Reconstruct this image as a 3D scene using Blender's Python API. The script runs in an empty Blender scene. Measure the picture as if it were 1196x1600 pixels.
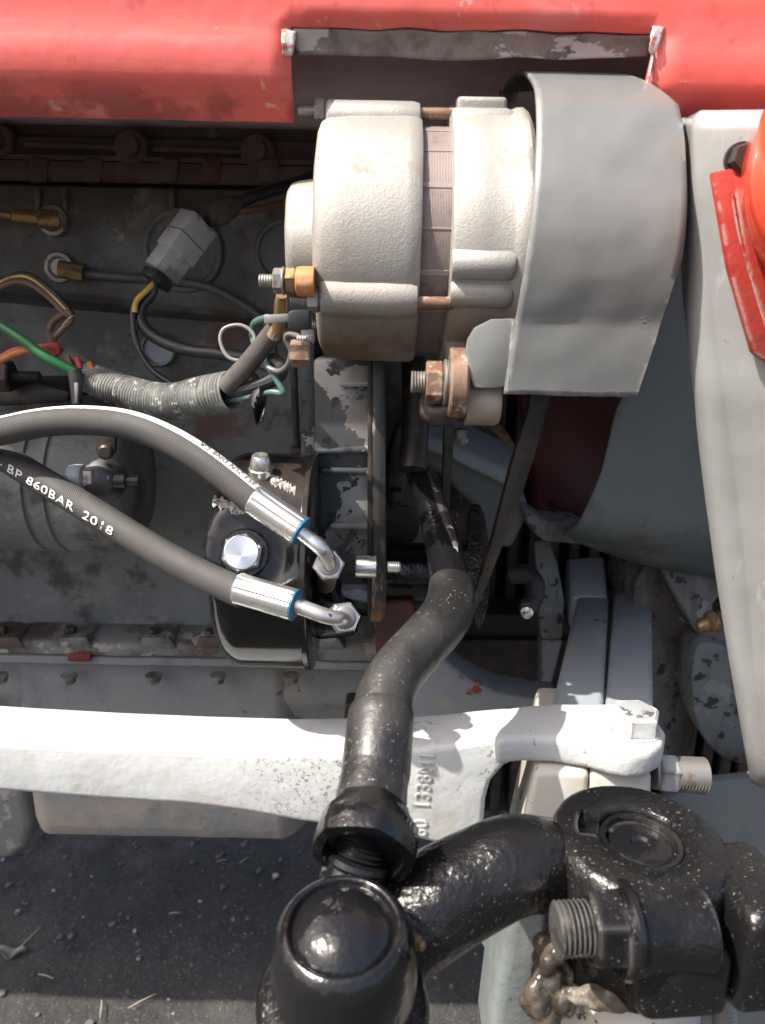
import bpy, bmesh, math, random
from mathutils import Vector as V, Matrix, noise as mnoise
random.seed(7)
R = math.radians
S = bpy.context.scene
COL = S.collection

# ------------------------------------------------------------------ camera, sky, sun, exposure
FPX, CX, CY = 1200.0, 598.0, 800.0
PITCH, ROLL, CZ = R(15), R(1.2), 0.75
Fw = V((0, math.cos(PITCH), -math.sin(PITCH)))
U0 = V((0, math.sin(PITCH), math.cos(PITCH)))
Rt = V((math.cos(ROLL), 0, 0)) + U0 * math.sin(ROLL)
Up = V((-math.sin(ROLL), 0, 0)) + U0 * math.cos(ROLL)
CAM = V((0, 0, CZ))
cd = bpy.data.cameras.new('camera')
co = bpy.data.objects.new('camera', cd); COL.objects.link(co)
co.matrix_world = Matrix(((Rt.x, Up.x, -Fw.x, CAM.x), (Rt.y, Up.y, -Fw.y, CAM.y), (Rt.z, Up.z, -Fw.z, CAM.z), (0, 0, 0, 1)))
cd.sensor_fit = 'VERTICAL'; cd.sensor_height = 24; cd.lens = FPX / 1600 * 24
cd.clip_start = 0.02; cd.clip_end = 500
cd.dof.use_dof = True; cd.dof.focus_distance = 0.44; cd.dof.aperture_fstop = 8
S.camera = co

SUN = V((-0.68, -0.335, 1.0)).normalized()
w = bpy.data.worlds.new('World'); S.world = w; w.use_nodes = True
nt = w.node_tree
sky = nt.nodes.new('ShaderNodeTexSky'); sky.sky_type = 'NISHITA'; sky.sun_disc = False; sky.dust_density = 5; sky.ozone_density = 0.4; sky.air_density = .8
sky.sun_elevation = math.asin(SUN.z); sky.sun_rotation = math.atan2(SUN.x, SUN.y)
bg = nt.nodes['Background']; bg.inputs['Strength'].default_value = 0.15
nt.links.new(sky.outputs[0], bg.inputs[0])
ld = bpy.data.lights.new('sun', 'SUN'); ld.energy = 4.7; ld.angle = R(0.5); ld.color = (1, 0.95, 0.87)
lo = bpy.data.objects.new('sun', ld); COL.objects.link(lo)
lo.rotation_euler = SUN.to_track_quat('Z', 'Y').to_euler()
S.view_settings.view_transform = 'Standard'; S.view_settings.look = 'None'
S.view_settings.gamma = 1; S.view_settings.exposure = 0.95
S.cycles.max_bounces = 8; S.cycles.diffuse_bounces = 5

# ------------------------------------------------------------------ helpers
def ray(u, v):
    return Fw + Rt * ((u - CX) / FPX) + Up * ((CY - v) / FPX)
def T(u, v, t):
    return CAM + ray(u, v) * t
def Yp(u, v, Y):
    d = ray(u, v); return CAM + d * (Y / d.y)
def Zp(u, v, Z):
    d = ray(u, v); return CAM + d * ((Z - CAM.z) / d.z)

def frame(axis):
    z = V(axis).normalized()
    a = V((0, 0, 1)) if abs(z.z) < 0.9 else V((1, 0, 0))
    x = a.cross(z).normalized(); return x, z.cross(x), z

def grid(bm, rows, cu=False, cv=False, cap0=False, cap1=False, skip=None):
    vs = [[bm.verts.new(p) for p in r] for r in rows]
    n, m = len(vs), len(vs[0])
    for i in range(n if cv else n - 1):
        for j in range(m if cu else m - 1):
            if skip and skip(i, j): continue
            a, b = vs[i], vs[(i + 1) % n]; k = (j + 1) % m
            try: bm.faces.new((a[j], a[k], b[k], b[j]))
            except ValueError: pass
    if cap0: bm.faces.new(vs[0][::-1])
    if cap1: bm.faces.new(vs[-1])
    return vs

def spline(pts, m=8):
    P = [tuple(p) if not isinstance(p, V) else tuple(p) for p in pts]
    P = [V(p) if len(p) <= 4 else p for p in P]
    out = []
    n = len(P)
    for i in range(n - 1):
        a, b, c, d = P[max(i - 1, 0)], P[i], P[i + 1], P[min(i + 2, n - 1)]
        for k in range(m):
            t = k / m
            out.append(0.5 * ((2 * b) + (c - a) * t + (2 * a - 5 * b + 4 * c - d) * t * t + (3 * b - a - 3 * c + d) * t ** 3))
    out.append(P[-1].copy()); return out

def loop2(pts, m=6):      # closed smooth outline of 2-D points
    n = len(pts); out = []
    P = [V(p) for p in pts]
    for i in range(n):
        a, b, c, d = P[i - 1], P[i], P[(i + 1) % n], P[(i + 2) % n]
        for k in range(m):
            t = k / m
            out.append(0.5 * ((2 * b) + (c - a) * t + (2 * a - 5 * b + 4 * c - d) * t * t + (3 * b - a - 3 * c + d) * t ** 3))
    return out

class Sweep:
    """centre line with frames; s = arc length"""
    def __init__(s, pts, radii, m=8):
        n = len(pts)
        if not isinstance(radii, (list, tuple)): radii = [radii] * n
        q = spline([V((p[0], p[1], p[2], r)) for p, r in zip(pts, radii)], m)
        s.c = [V(p[:3]) for p in q]; s.r = [p[3] for p in q]
        s.L = [0.0]
        for a, b in zip(s.c, s.c[1:]): s.L.append(s.L[-1] + (b - a).length)
        s.fr = []
        up = None
        for i in range(len(s.c)):
            d = (s.c[min(i + 1, len(s.c) - 1)] - s.c[max(i - 1, 0)]).normalized()
            if up is None: up = V((0, 0, 1)) if abs(d.z) < .9 else V((0, -1, 0))
            up = (up - d * up.dot(d)).normalized()
            s.fr.append((up.copy(), d.cross(up), d))
    def at(s, l, ang, dr=0.0):
        i = 0
        while i < len(s.L) - 2 and s.L[i + 1] < l: i += 1
        f = (l - s.L[i]) / max(s.L[i + 1] - s.L[i], 1e-9)
        c = s.c[i].lerp(s.c[i + 1], f); r = s.r[i] + (s.r[i + 1] - s.r[i]) * f + dr
        x = s.fr[i][0].lerp(s.fr[i + 1][0], f); y = s.fr[i][1].lerp(s.fr[i + 1][1], f)
        return c + (x * math.cos(ang) + y * math.sin(ang)) * r
    def mesh(s, bm, n=16, caps=True, rf=None, sq=None):
        uv = bm.loops.layers.uv.verify()
        rows = []
        for i, c in enumerate(s.c):
            x, y, d = s.fr[i]; row = []
            for k in range(n):
                a = 2 * math.pi * k / n; r = s.r[i] * (rf(s.L[i], a) if rf else 1)
                ax, ay = math.cos(a) * r, math.sin(a) * r
                if sq: ax *= sq[0]; ay *= sq[1]
                row.append(c + x * ax + y * ay)
            rows.append(row)
        vs = [[bm.verts.new(p) for p in r] for r in rows]
        for i in range(len(vs) - 1):
            for j in range(n):
                k = (j + 1) % n
                f = bm.faces.new((vs[i][j], vs[i][k], vs[i + 1][k], vs[i + 1][j]))
                for lp, (a, b) in zip(f.loops, ((i, j), (i, j + 1), (i + 1, j + 1), (i + 1, j))):
                    lp[uv].uv = (s.L[a], 2 * math.pi * b / n * s.r[a])
        if caps:
            bm.faces.new(vs[0][::-1]); bm.faces.new(vs[-1])

def tube(pts, r, n=14, m=8, caps=True, rf=None, sq=None, bm=None):
    bm = bm or bmesh.new(); Sweep(pts, r, m).mesh(bm, n, caps, rf, sq); return bm

def lathe(o, axis, prof, n=32, bm=None, rot=0.0, rf=None):
    """prof: (h, r) pairs along axis"""
    bm = bm or bmesh.new(); x, y, z = frame(axis); o = V(o)
    rows = []
    for h, r in prof:
        r = max(r, 1e-5)
        rows.append([o + z * h + (x * math.cos(rot + 2 * math.pi * k / n) + y * math.sin(rot + 2 * math.pi * k / n)) * r * (rf(h, 2 * math.pi * k / n) if rf else 1) for k in range(n)])
    grid(bm, rows, cu=True, cap0=True, cap1=True); return bm

def hexa(o, axis, af, h, bm=None, rot=0.3):
    r = af / math.sqrt(3)
    return lathe(o, axis, [(0, r * .93), (h * .08, r), (h * .86, r), (h, r * .88)], 6, bm, rot)

def thread(o, axis, r, L, pitch=0.0012, bm=None, n=18):
    prof = [(0, r * .6)]; h = 0
    while h < L - pitch:
        prof += [(h, r * .88), (h + pitch * .5, r)]; h += pitch
    prof += [(L - pitch * .4, r * .88), (L, r * .72)]
    return lathe(o, axis, prof, n, bm)

def prism(front, depth, bev=0.0, seg=2, bm=None):
    bm = bm or bmesh.new(); b2 = bmesh.new(); d = V(depth)
    a = [b2.verts.new(p) for p in front]; b = [b2.verts.new(V(p) + d) for p in front]
    b2.faces.new(a); b2.faces.new(b[::-1]); n = len(a)
    for i in range(n): b2.faces.new((a[i], b[i], b[(i + 1) % n], a[(i + 1) % n]))
    bmesh.ops.recalc_face_normals(b2, faces=b2.faces)
    if bev:
        es = [e for e in b2.edges if len(e.link_faces) == 2 and e.calc_face_angle(0) > 0.5]
        bmesh.ops.bevel(b2, geom=es, offset=bev, segments=seg, profile=.5, affect='EDGES', clamp_overlap=True)
    me = bpy.data.meshes.new('tmp'); b2.to_mesh(me); b2.free(); bm.from_mesh(me); bpy.data.meshes.remove(me)
    return bm

def ppx(poly, Y, depth, bev=0.0015, seg=2, bm=None, up=None):
    """outline in photo pixels laid on the vertical plane y = Y, given real thickness"""
    return prism([Yp(u, v, Y) for u, v in poly], depth if not isinstance(depth, (int, float)) else (0, depth, 0), bev, seg, bm)

def rbox(c, size, bev=0.001, seg=2, axes=None, bm=None):
    c = V(c); x, y, z = axes or (V((1, 0, 0)), V((0, 1, 0)), V((0, 0, 1)))
    sx, sy, sz = [q / 2 for q in size]
    fr = [c + x * a * sx - y * sy + z * b * sz for a, b in ((-1, -1), (1, -1), (1, 1), (-1, 1))]
    return prism(fr, y * size[1], bev, seg, bm)

def rough_up(bm, amp, scale):
    bm.normal_update()
    for v in bm.verts:
        v.co += v.normal * (mnoise.noise(v.co * scale) * amp)
    return bm

class Thing:
    def __init__(s, name, label, cat, base, group=None, kind=None):
        s.e = bpy.data.objects.new(name, None); COL.objects.link(s.e); s.base = V(base)
        s.e.location = s.base; s.e.empty_display_size = .02
        s.e['label'] = label; s.e['category'] = cat
        if group: s.e['group'] = group
        if kind: s.e['kind'] = kind
    def part(s, name, bm, mat, parent=None, ang=35, label=None, kind=None, origin=None):
        o = link(name, bm, mat, origin or s.base, ang); o.parent = parent or s.e
        if origin: o.location = V(origin) - s.base
        if label: o['label'] = label
        if kind: o['kind'] = kind
        return o

def link(name, bm, mat, base=(0, 0, 0), ang=35):
    me = bpy.data.meshes.new(name); base = V(base)
    bmesh.ops.recalc_face_normals(bm, faces=bm.faces)
    for v in bm.verts: v.co -= base
    bm.to_mesh(me); bm.free()
    me.shade_smooth(); me.set_sharp_from_angle(angle=R(ang))
    me.materials.append(mat)
    o = bpy.data.objects.new(name, me); COL.objects.link(o)
    return o

def single(name, bm, mat, label, cat, base, group=None, kind=None, ang=35):
    o = link(name, bm, mat, base, ang); o.location = V(base)
    if label: o['label'] = label
    if cat: o['category'] = cat
    if group: o['group'] = group
    if kind: o['kind'] = kind
    return o

def solid(o, th, off=-1):
    m = o.modifiers.new('thickness', 'SOLIDIFY'); m.thickness = th; m.offset = off; return o

def text_bm(txt, size, place, extrude=0.0, sub=0, space=1.0, shear=0):
    """place(x, y, z) -> world point"""
    cu = bpy.data.curves.new('lettering', 'FONT'); cu.body = txt; cu.size = size; cu.extrude = extrude
    cu.align_x = 'LEFT'; cu.align_y = 'CENTER'; cu.space_character = space; cu.resolution_u = 4; cu.offset = 0 if extrude else size * .012
    cu.shear = shear
    ob = bpy.data.objects.new('lettering', cu); COL.objects.link(ob)
    bpy.context.view_layer.update()
    me = bpy.data.meshes.new_from_object(ob)
    bpy.data.objects.remove(ob); bpy.data.curves.remove(cu)
    bm = bmesh.new(); bm.from_mesh(me); bpy.data.meshes.remove(me)
    bmesh.ops.triangulate(bm, faces=bm.faces)
    if sub: bmesh.ops.subdivide_edges(bm, edges=bm.edges, cuts=sub)
    for v in bm.verts: v.co = place(v.co.x, v.co.y, v.co.z)
    return bm

# ------------------------------------------------------------------ materials
def mat(name, col, rough=.5, metal=0.0, layers=(), bump=(), coat=0.0, spec=.5, uvwave=None, aniso=0):
    """layers: dict(c, s, lo, hi, r, m, d detail, st stretch, k 'n'|'v', h height of the layer)"""
    m = bpy.data.materials.new(name); m.use_nodes = True
    nt = m.node_tree; N = nt.nodes; Lk = nt.links
    b = N['Principled BSDF']
    b.inputs['Coat Weight'].default_value = coat; b.inputs['Coat Roughness'].default_value = .12
    b.inputs['Specular IOR Level'].default_value = spec
    tc = N.new('ShaderNodeTexCoord')
    def tex(sc, det=6, st=None, kind='n', seed=0, dist=0):
        mp = N.new('ShaderNodeMapping'); Lk.new(tc.outputs['Object'], mp.inputs[0])
        mp.inputs['Location'].default_value = (seed * 1.37, seed * .71, seed * 2.13)
        if st: mp.inputs['Scale'].default_value = st
        if kind == 'v':
            t = N.new('ShaderNodeTexVoronoi'); t.inputs['Scale'].default_value = sc; o = t.outputs['Distance']
        else:
            t = N.new('ShaderNodeTexNoise'); t.inputs['Scale'].default_value = sc; t.inputs['Detail'].default_value = det
            t.inputs['Roughness'].default_value = .62; t.inputs['Distortion'].default_value = dist; o = t.outputs['Fac']
        Lk.new(mp.outputs[0], t.inputs['Vector']); return o
    def rng(src, lo, hi):
        r = N.new('ShaderNodeMapRange'); r.interpolation_type = 'SMOOTHSTEP'
        r.inputs['From Min'].default_value = lo; r.inputs['From Max'].default_value = hi
        Lk.new(src, r.inputs['Value']); return r.outputs[0]
    def mixc(f, a, bb):
        x = N.new('ShaderNodeMix'); x.data_type = 'RGBA'; Lk.new(f, x.inputs[0])
        for s, v in ((6, a), (7, bb)):
            if isinstance(v, tuple): x.inputs[s].default_value = (*v, 1)
            else: Lk.new(v, x.inputs[s])
        return x.outputs[2]
    def mixf(f, a, bb):
        x = N.new('ShaderNodeMix'); x.data_type = 'FLOAT'; Lk.new(f, x.inputs[0])
        for s, v in ((2, a), (3, bb)):
            if isinstance(v, (int, float)): x.inputs[s].default_value = v
            else: Lk.new(v, x.inputs[s])
        return x.outputs[0]
    def madd(a, k, bb):
        x = N.new('ShaderNodeMath'); x.operation = 'MULTIPLY_ADD'; Lk.new(a, x.inputs[0]); x.inputs[1].default_value = k
        if isinstance(bb, (int, float)): x.inputs[2].default_value = bb
        else: Lk.new(bb, x.inputs[2])
        return x.outputs[0]
    c, r, me, h = col, rough, metal, 0.0
    for i, l in enumerate(layers):
        f = rng(tex(l['s'], l.get('d', 6), l.get('st'), l.get('k', 'n'), i + 1 + l.get('seed', 0), l.get('w', 0)), .5 + (l['lo'] - .5) * .72, .5 + (l['hi'] - .5) * .72)
        if 'mk' in l:      # patchy: only where a broad noise is high
            g = rng(tex(l['mk'][0], 3, None, 'n', i + 21), l['mk'][1], l['mk'][2])
            x = N.new('ShaderNodeMath'); x.operation = 'MULTIPLY'; Lk.new(f, x.inputs[0]); Lk.new(g, x.inputs[1]); f = x.outputs[0]
        if 'edge' in l:    # worn along the edges of the metal
            bv = N.new('ShaderNodeBevel'); bv.samples = 4; bv.inputs['Radius'].default_value = l['edge']
            ge = N.new('ShaderNodeNewGeometry'); dt = N.new('ShaderNodeVectorMath'); dt.operation = 'DOT_PRODUCT'
            Lk.new(bv.outputs[0], dt.inputs[0]); Lk.new(ge.outputs['Normal'], dt.inputs[1])
            g = rng(dt.outputs['Value'], .985, .90)
            x = N.new('ShaderNodeMath'); x.operation = 'MULTIPLY'; Lk.new(f, x.inputs[0]); Lk.new(g, x.inputs[1]); f = x.outputs[0]
        if 'grad' in l:     # wear / dirt, and shade painted on the block, bound to a height on the object itself
            sx = N.new('ShaderNodeSeparateXYZ'); Lk.new(tc.outputs['Object'], sx.inputs[0])
            g = rng(sx.outputs[l['grad'][0]], l['grad'][1], l['grad'][2])
            x = N.new('ShaderNodeMath'); x.operation = 'MULTIPLY'; Lk.new(f, x.inputs[0]); Lk.new(g, x.inputs[1]); f = x.outputs[0]
        if l.get('a', 1) < 1: f = madd(f, l['a'], 0.0)
        if 'c' in l: c = mixc(f, c, l['c'])
        if 'r' in l: r = mixf(f, r, l['r'])
        if 'm' in l: me = mixf(f, me, l['m'])
        if 'h' in l: h = madd(f, l['h'], h)
    for s, a in bump:
        h = madd(tex(s, 4, None, 'n', 9), a, h)
    if uvwave:
        uvn = N.new('ShaderNodeUVMap'); mp = N.new('ShaderNodeMapping'); Lk.new(uvn.outputs[0], mp.inputs[0])
        mp.inputs['Rotation'].default_value = (0, 0, R(uvwave['rot']))
        wv = N.new('ShaderNodeTexWave'); wv.inputs['Scale'].default_value = uvwave['s']; wv.inputs['Distortion'].default_value = uvwave.get('d', .3)
        wv.inputs['Detail'].default_value = 2; wv.inputs['Detail Scale'].default_value = 3
        Lk.new(mp.outputs[0], wv.inputs[0])
        f = wv.outputs['Fac']; f = rng(f, .1, .9)
        c = mixc(f, uvwave['c'], c)
        h = madd(f, uvwave['h'], h)
    for k, v in (('Base Color', c), ('Roughness', r), ('Metallic', me)):
        if isinstance(v, tuple): b.inputs[k].default_value = (*v, 1)
        elif isinstance(v, (int, float)): b.inputs[k].default_value = v
        else: Lk.new(v, b.inputs[k])
    if not isinstance(h, float):
        bp = N.new('ShaderNodeBump'); bp.inputs['Strength'].default_value = 1; bp.inputs['Distance'].default_value = 1
        Lk.new(h, bp.inputs['Height']); Lk.new(bp.outputs[0], b.inputs['Normal'])
    return m

MM = .001
M = {}
M['red'] = mat('red_bonnet_paint', (.66, .115, .092), .5, layers=(
    dict(s=9, lo=.35, hi=.75, c=(.66, .105, .085), r=.5), dict(s=60, lo=.62, hi=.75, c=(.50, .05, .04), a=.6),
    dict(s=14, lo=.66, hi=.70, c=(.52, .22, .20), r=.6, st=(.4, 1, 1), a=.35), dict(s=70, lo=.52, hi=.8, c=(.70, .26, .22), r=.62, st=(.08, 1, 1), a=.4), dict(s=120, lo=.66, hi=.72, c=(.62, .42, .38), r=.6, mk=(20, .5, .6), a=.6), dict(s=30, lo=.46, hi=.62, c=(.26, .05, .04), r=.7, grad=(2, .018, .0), a=.8), dict(s=10, lo=.5, hi=.8, c=(.45, .10, .085), r=.65, st=(1.6, 1, .5), a=.5)), bump=((12, 1.6 * MM), (60, .15 * MM), (220, .03 * MM)), coat=.2)
M['bare'] = mat('bare_torn_sheet_edge', (.62, .60, .56), .45, .5, layers=(dict(s=90, lo=.5, hi=.62, c=(.40, .12, .09), r=.6, m=0),), bump=((200, .1 * MM),))
M['lip'] = mat('peeling_lip_paint', (.21, .175, .158), .75, layers=(
    dict(s=60, lo=.4, hi=.7, c=(.12, .10, .09)), dict(s=24, lo=.46, hi=.49, c=(.42, .06, .045), r=.5, h=.12 * MM, st=(.6, 1, 1), grad=(2, .108, .124)), dict(s=30, lo=.58, hi=.61, c=(.42, .40, .38), r=.5, h=.1 * MM, st=(.5, 1, 1))), bump=((90, .2 * MM),))
M['hoodin'] = mat('flare_grey_tank_paint', (.66, .57, .56), .8, layers=(dict(s=12, lo=.4, hi=.7, c=(.46, .36, .36)),))  # pale grey stands in for flare haze inside the cut-out
M['alu'] = mat('cast_aluminium', (.35, .335, .305), .48, .4, layers=(
    dict(s=14, lo=.45, hi=.75, c=(.30, .28, .245), r=.65), dict(s=50, lo=.58, hi=.75, c=(.22, .18, .14), r=.8, m=.1, a=.6),
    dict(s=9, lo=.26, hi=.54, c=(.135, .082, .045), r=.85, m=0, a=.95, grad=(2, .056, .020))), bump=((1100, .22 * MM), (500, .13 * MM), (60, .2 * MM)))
M['castbrown'] = mat('oil_browned_casting', (.20, .15, .105), .7, .1, layers=(dict(s=30, lo=.4, hi=.7, c=(.33, .28, .22)),), bump=((200, .2 * MM),))
M['stator'] = mat('laminated_stator_steel', (.25, .205, .19), .6, .3, layers=(dict(s=40, lo=.45, hi=.7, c=(.17, .10, .08), r=.8),), bump=((500, .05 * MM),))
M['guard'] = mat('thick_grey_paint', (.132, .137, .134), .42, layers=(
    dict(s=8, lo=.35, hi=.7, c=(.155, .158, .151), r=.5), dict(s=60, lo=.72, hi=.82, h=.30 * MM, mk=(18, .5, .6)),
    dict(s=90, lo=.82, hi=.86, c=(.11, .10, .09), r=.7), dict(s=90, lo=.46, hi=.58, c=(.36, .35, .33), r=.6, edge=.004, a=.8), dict(s=22, lo=.60, hi=.78, c=(.15, .12, .09), r=.7, a=.6)),
    bump=((9, 1.6 * MM), (40, .15 * MM), (260, .03 * MM)), coat=.3)
M['panelgrey'] = mat('blue_grey_panel_paint', (.125, .147, .150), .45, layers=(
    dict(s=10, lo=.4, hi=.7, c=(.155, .168, .165), r=.6), dict(s=45, lo=.80, hi=.83, c=(.09, .07, .06), r=.8), dict(s=16, lo=.54, hi=.74, c=(.085, .075, .065), r=.8, a=.7, st=(1, 1, .5)), dict(s=200, lo=.70, hi=.76, c=(.06, .05, .045), mk=(14, .5, .6))),
    bump=((30, 1.6 * MM), (240, .15 * MM)))
M['bracket'] = mat('scuffed_light_grey_paint', (.25, .252, .243), .42, layers=(
    dict(s=12, lo=.4, hi=.7, c=(.235, .235, .228), r=.55), dict(s=130, lo=.62, hi=.74, c=(.40, .40, .385), st=(1, 1, .06), r=.35, a=.6, mk=(20, .42, .6)), dict(s=10, lo=.5, hi=.8, c=(.17, .16, .145), r=.6, st=(1, 1, .35), a=.6), dict(s=90, lo=.74, hi=.80, h=.3 * MM, c=(.20, .19, .17)), dict(s=55, lo=.80, hi=.84, c=(.12, .07, .05), r=.8, h=-.1 * MM)),
    bump=((50, .15 * MM), (9, 1.6 * MM), (240, .04 * MM)), coat=.15)
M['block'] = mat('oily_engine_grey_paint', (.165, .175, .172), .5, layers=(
    dict(s=7, lo=.40, hi=.68, c=(.115, .122, .12), r=.6), dict(s=22, lo=.54, hi=.74, c=(.04, .034, .03), r=.5, a=.9), dict(s=9, lo=.30, hi=.60, c=(.060, .048, .043), r=.55, grad=(2, .34, .50), a=.85), dict(s=30, lo=.56, hi=.72, c=(.225, .22, .205), r=.75, a=.6, seed=3), dict(s=40, lo=.74, hi=.78, c=(.27, .25, .22), r=.8, h=.1 * MM),  # layer rising with height: brown staining plus painted shade from the bonnet
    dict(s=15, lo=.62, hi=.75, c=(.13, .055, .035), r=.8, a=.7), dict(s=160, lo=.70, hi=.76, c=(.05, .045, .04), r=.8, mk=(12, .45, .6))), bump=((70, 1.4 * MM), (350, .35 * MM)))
M['blockdark'] = mat('greasy_head_paint', (.125, .095, .086), .6, layers=(
    dict(s=9, lo=.4, hi=.65, c=(.075, .052, .048), r=.6), dict(s=35, lo=.74, hi=.79, c=(.20, .16, .14), r=.8, h=.1 * MM), dict(s=18, lo=.58, hi=.74, c=(.10, .04, .028), r=.8)), bump=((60, .6 * MM), (300, .15 * MM)))
M['sump'] = mat('dusty_sump_paint', (.20, .212, .22), .62, layers=(
    dict(s=8, lo=.4, hi=.7, c=(.225, .22, .205), r=.8), dict(s=110, lo=.68, hi=.74, c=(.07, .065, .06), r=.8, mk=(14, .46, .58)), dict(s=14, lo=.55, hi=.75, c=(.11, .09, .08), a=.7),
    dict(s=10, lo=.30, hi=.55, c=(.30, .265, .225), r=.9, grad=(2, .09, .03))), bump=((80, 1.2 * MM), (300, .4 * MM)))
M['flange'] = mat('grimy_flange_paint', (.16, .165, .155), .6, layers=(
    dict(s=16, lo=.45, hi=.62, c=(.07, .05, .042), r=.6), dict(s=50, lo=.60, hi=.65, c=(.28, .26, .24), r=.8, h=.1 * MM), dict(s=12, lo=.64, hi=.72, c=(.18, .05, .04), r=.7)), bump=((110, .8 * MM), (300, .15 * MM)))
M['timing'] = mat('peeling_black_grey_case', (.052, .058, .062), .38, layers=(
    dict(s=17, lo=.545, hi=.56, c=(.34, .34, .33), r=.55, m=.2, h=-.12 * MM, w=.4), dict(s=12, lo=.55, hi=.75, c=(.10, .075, .06), r=.6, a=.6, seed=4), dict(s=120, lo=.62, hi=.68, c=(.02, .02, .02), r=.5)), bump=((90, .35 * MM), (400, .06 * MM)), coat=.1)
M['flangerust'] = mat('worn_gasket_edge', (.030, .028, .027), .4, layers=(
    dict(s=60, lo=.60, hi=.66, c=(.36, .35, .33), r=.5, m=.3, st=(1, 1, .25), h=-.1 * MM), dict(s=26, lo=.47, hi=.60, c=(.23, .105, .045), r=.75, grad=(2, .070, .045))), bump=((150, .3 * MM),))
M['gloss'] = mat('gloss_black_paint', (.007, .007, .008), .15, layers=(
    dict(s=30, lo=.58, hi=.75, c=(.016, .015, .014), r=.26), dict(s=460, lo=.76, hi=.82, c=(.15, .14, .13), r=.7)), bump=((40, 1.2 * MM), (160, .25 * MM), (500, .06 * MM)), spec=.5)
M['gloss_dust'] = mat('dusty_black_paint', (.007, .007, .0075), .19, layers=(
    dict(s=16, lo=.46, hi=.72, c=(.016, .015, .014), r=.30, a=.6), dict(s=620, lo=.66, hi=.76, c=(.20, .195, .185), mk=(25, .42, .56), r=.8, h=.05 * MM), dict(s=150, lo=.72, hi=.78, c=(.17, .16, .15), r=.7, mk=(30, .48, .6)), dict(s=60, lo=.4, hi=.6, c=(.10, .095, .09), r=.45, edge=.004, a=.5)), bump=((45, 2.0 * MM), (120, 1.0 * MM), (420, .30 * MM)), spec=.36)
M['can'] = mat('gloss_black_pump_can', (.006, .006, .007), .13, layers=(
    dict(s=11, lo=.5, hi=.75, c=(.028, .022, .018), r=.34), dict(s=420, lo=.78, hi=.84, c=(.12, .11, .10), r=.8)), bump=((24, .3 * MM), (600, .012 * MM)), spec=.4)
M['dust_edge'] = mat('sunlit_dust_crust', (.36, .34, .31), .8, .15, layers=(dict(s=500, lo=.45, hi=.6, c=(.10, .09, .085)), dict(s=800, lo=.6, hi=.66, c=(.50, .48, .45), r=.4)), bump=((900, .5 * MM),))
M['tubedust'] = mat('dusty_tube_paint', (.013, .0127, .0124), .31, layers=(
    dict(s=20, lo=.4, hi=.7, c=(.038, .036, .033), r=.5, a=.7), dict(s=620, lo=.67, hi=.76, c=(.26, .25, .23), mk=(28, .42, .56), r=.8, h=.05 * MM)), bump=((60, 1.0 * MM), (220, .22 * MM), (500, .10 * MM)))
M['rubber'] = mat('black_rubber', (.014, .014, .014), .5, layers=(dict(s=60, lo=.5, hi=.7, c=(.035, .033, .03), r=.7),), bump=((200, .1 * MM),))
M['hose'] = mat('wrapped_hose_rubber', (.056, .053, .051), .6, layers=(
    dict(s=28, lo=.42, hi=.70, c=(.088, .079, .069), r=.75), dict(s=14, lo=.5, hi=.75, c=(.04, .038, .036), r=.7, a=.7)), uvwave=dict(rot=62, s=330, c=(.022, .021, .020), h=.12 * MM, d=.6))
M['white_print'] = mat('white_print', (.78, .78, .76), .6, layers=(dict(s=240, lo=.60, hi=.68, c=(.42, .40, .37)),))
M['dark_print'] = mat('dark_print_letters', (.045, .043, .04), .7, layers=(dict(s=300, lo=.6, hi=.7, c=(.2, .19, .18)),))
M['zinc'] = mat('bright_zinc_plating', (.72, .72, .70), .27, .9, layers=(dict(s=60, lo=.5, hi=.7, c=(.55, .54, .51), r=.4), dict(s=140, lo=.64, hi=.72, c=(.3, .28, .25), r=.6)), bump=((160, .12 * MM),))
M['zincworn'] = mat('zinc_with_black_smears', (.66, .65, .62), .33, .85, layers=(dict(s=70, lo=.53, hi=.58, c=(.03, .03, .03), r=.3, m=0),), bump=((160, .1 * MM),))
M['turned'] = mat('machined_bolt_head', (.66, .66, .66), .34, 1.0, bump=((300, .02 * MM),))
def _radial(m):
    b = m.node_tree.nodes['Principled BSDF']; t = m.node_tree.nodes.new('ShaderNodeTangent'); t.direction_type = 'RADIAL'; t.axis = 'Y'
    b.inputs['Anisotropic'].default_value = .85; m.node_tree.links.new(t.outputs[0], b.inputs['Tangent'])
_radial(M['turned'])
M['blue'] = mat('blue_seal_ring', (.012, .12, .22), .4)
M['rust'] = mat('rusty_steel', (.24, .155, .105), .62, .35, layers=(dict(s=60, lo=.45, hi=.65, c=(.15, .07, .04), r=.8, m=.1), dict(s=120, lo=.55, hi=.65, c=(.40, .31, .25), r=.5)), bump=((260, .25 * MM),))
M['steel'] = mat('weathered_steel', (.30, .285, .265), .45, .7, layers=(dict(s=80, lo=.55, hi=.72, c=(.13, .10, .08), r=.7, m=.3),), bump=((240, .15 * MM),))
M['greasysteel'] = mat('greasy_thread_steel', (.17, .165, .155), .38, .7, layers=(dict(s=70, lo=.48, hi=.66, c=(.04, .036, .032), r=.3, m=.2),), bump=((240, .3 * MM),))
M['darksteel'] = mat('oily_dark_steel', (.035, .030, .027), .45, .3, layers=(dict(s=50, lo=.52, hi=.68, c=(.075, .055, .042), r=.65),), bump=((140, .4 * MM),))
M['brass'] = mat('tarnished_brass', (.36, .235, .10), .42, .8, layers=(dict(s=90, lo=.5, hi=.65, c=(.16, .10, .06), r=.7, m=.3),), bump=((200, .1 * MM),))
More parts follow.
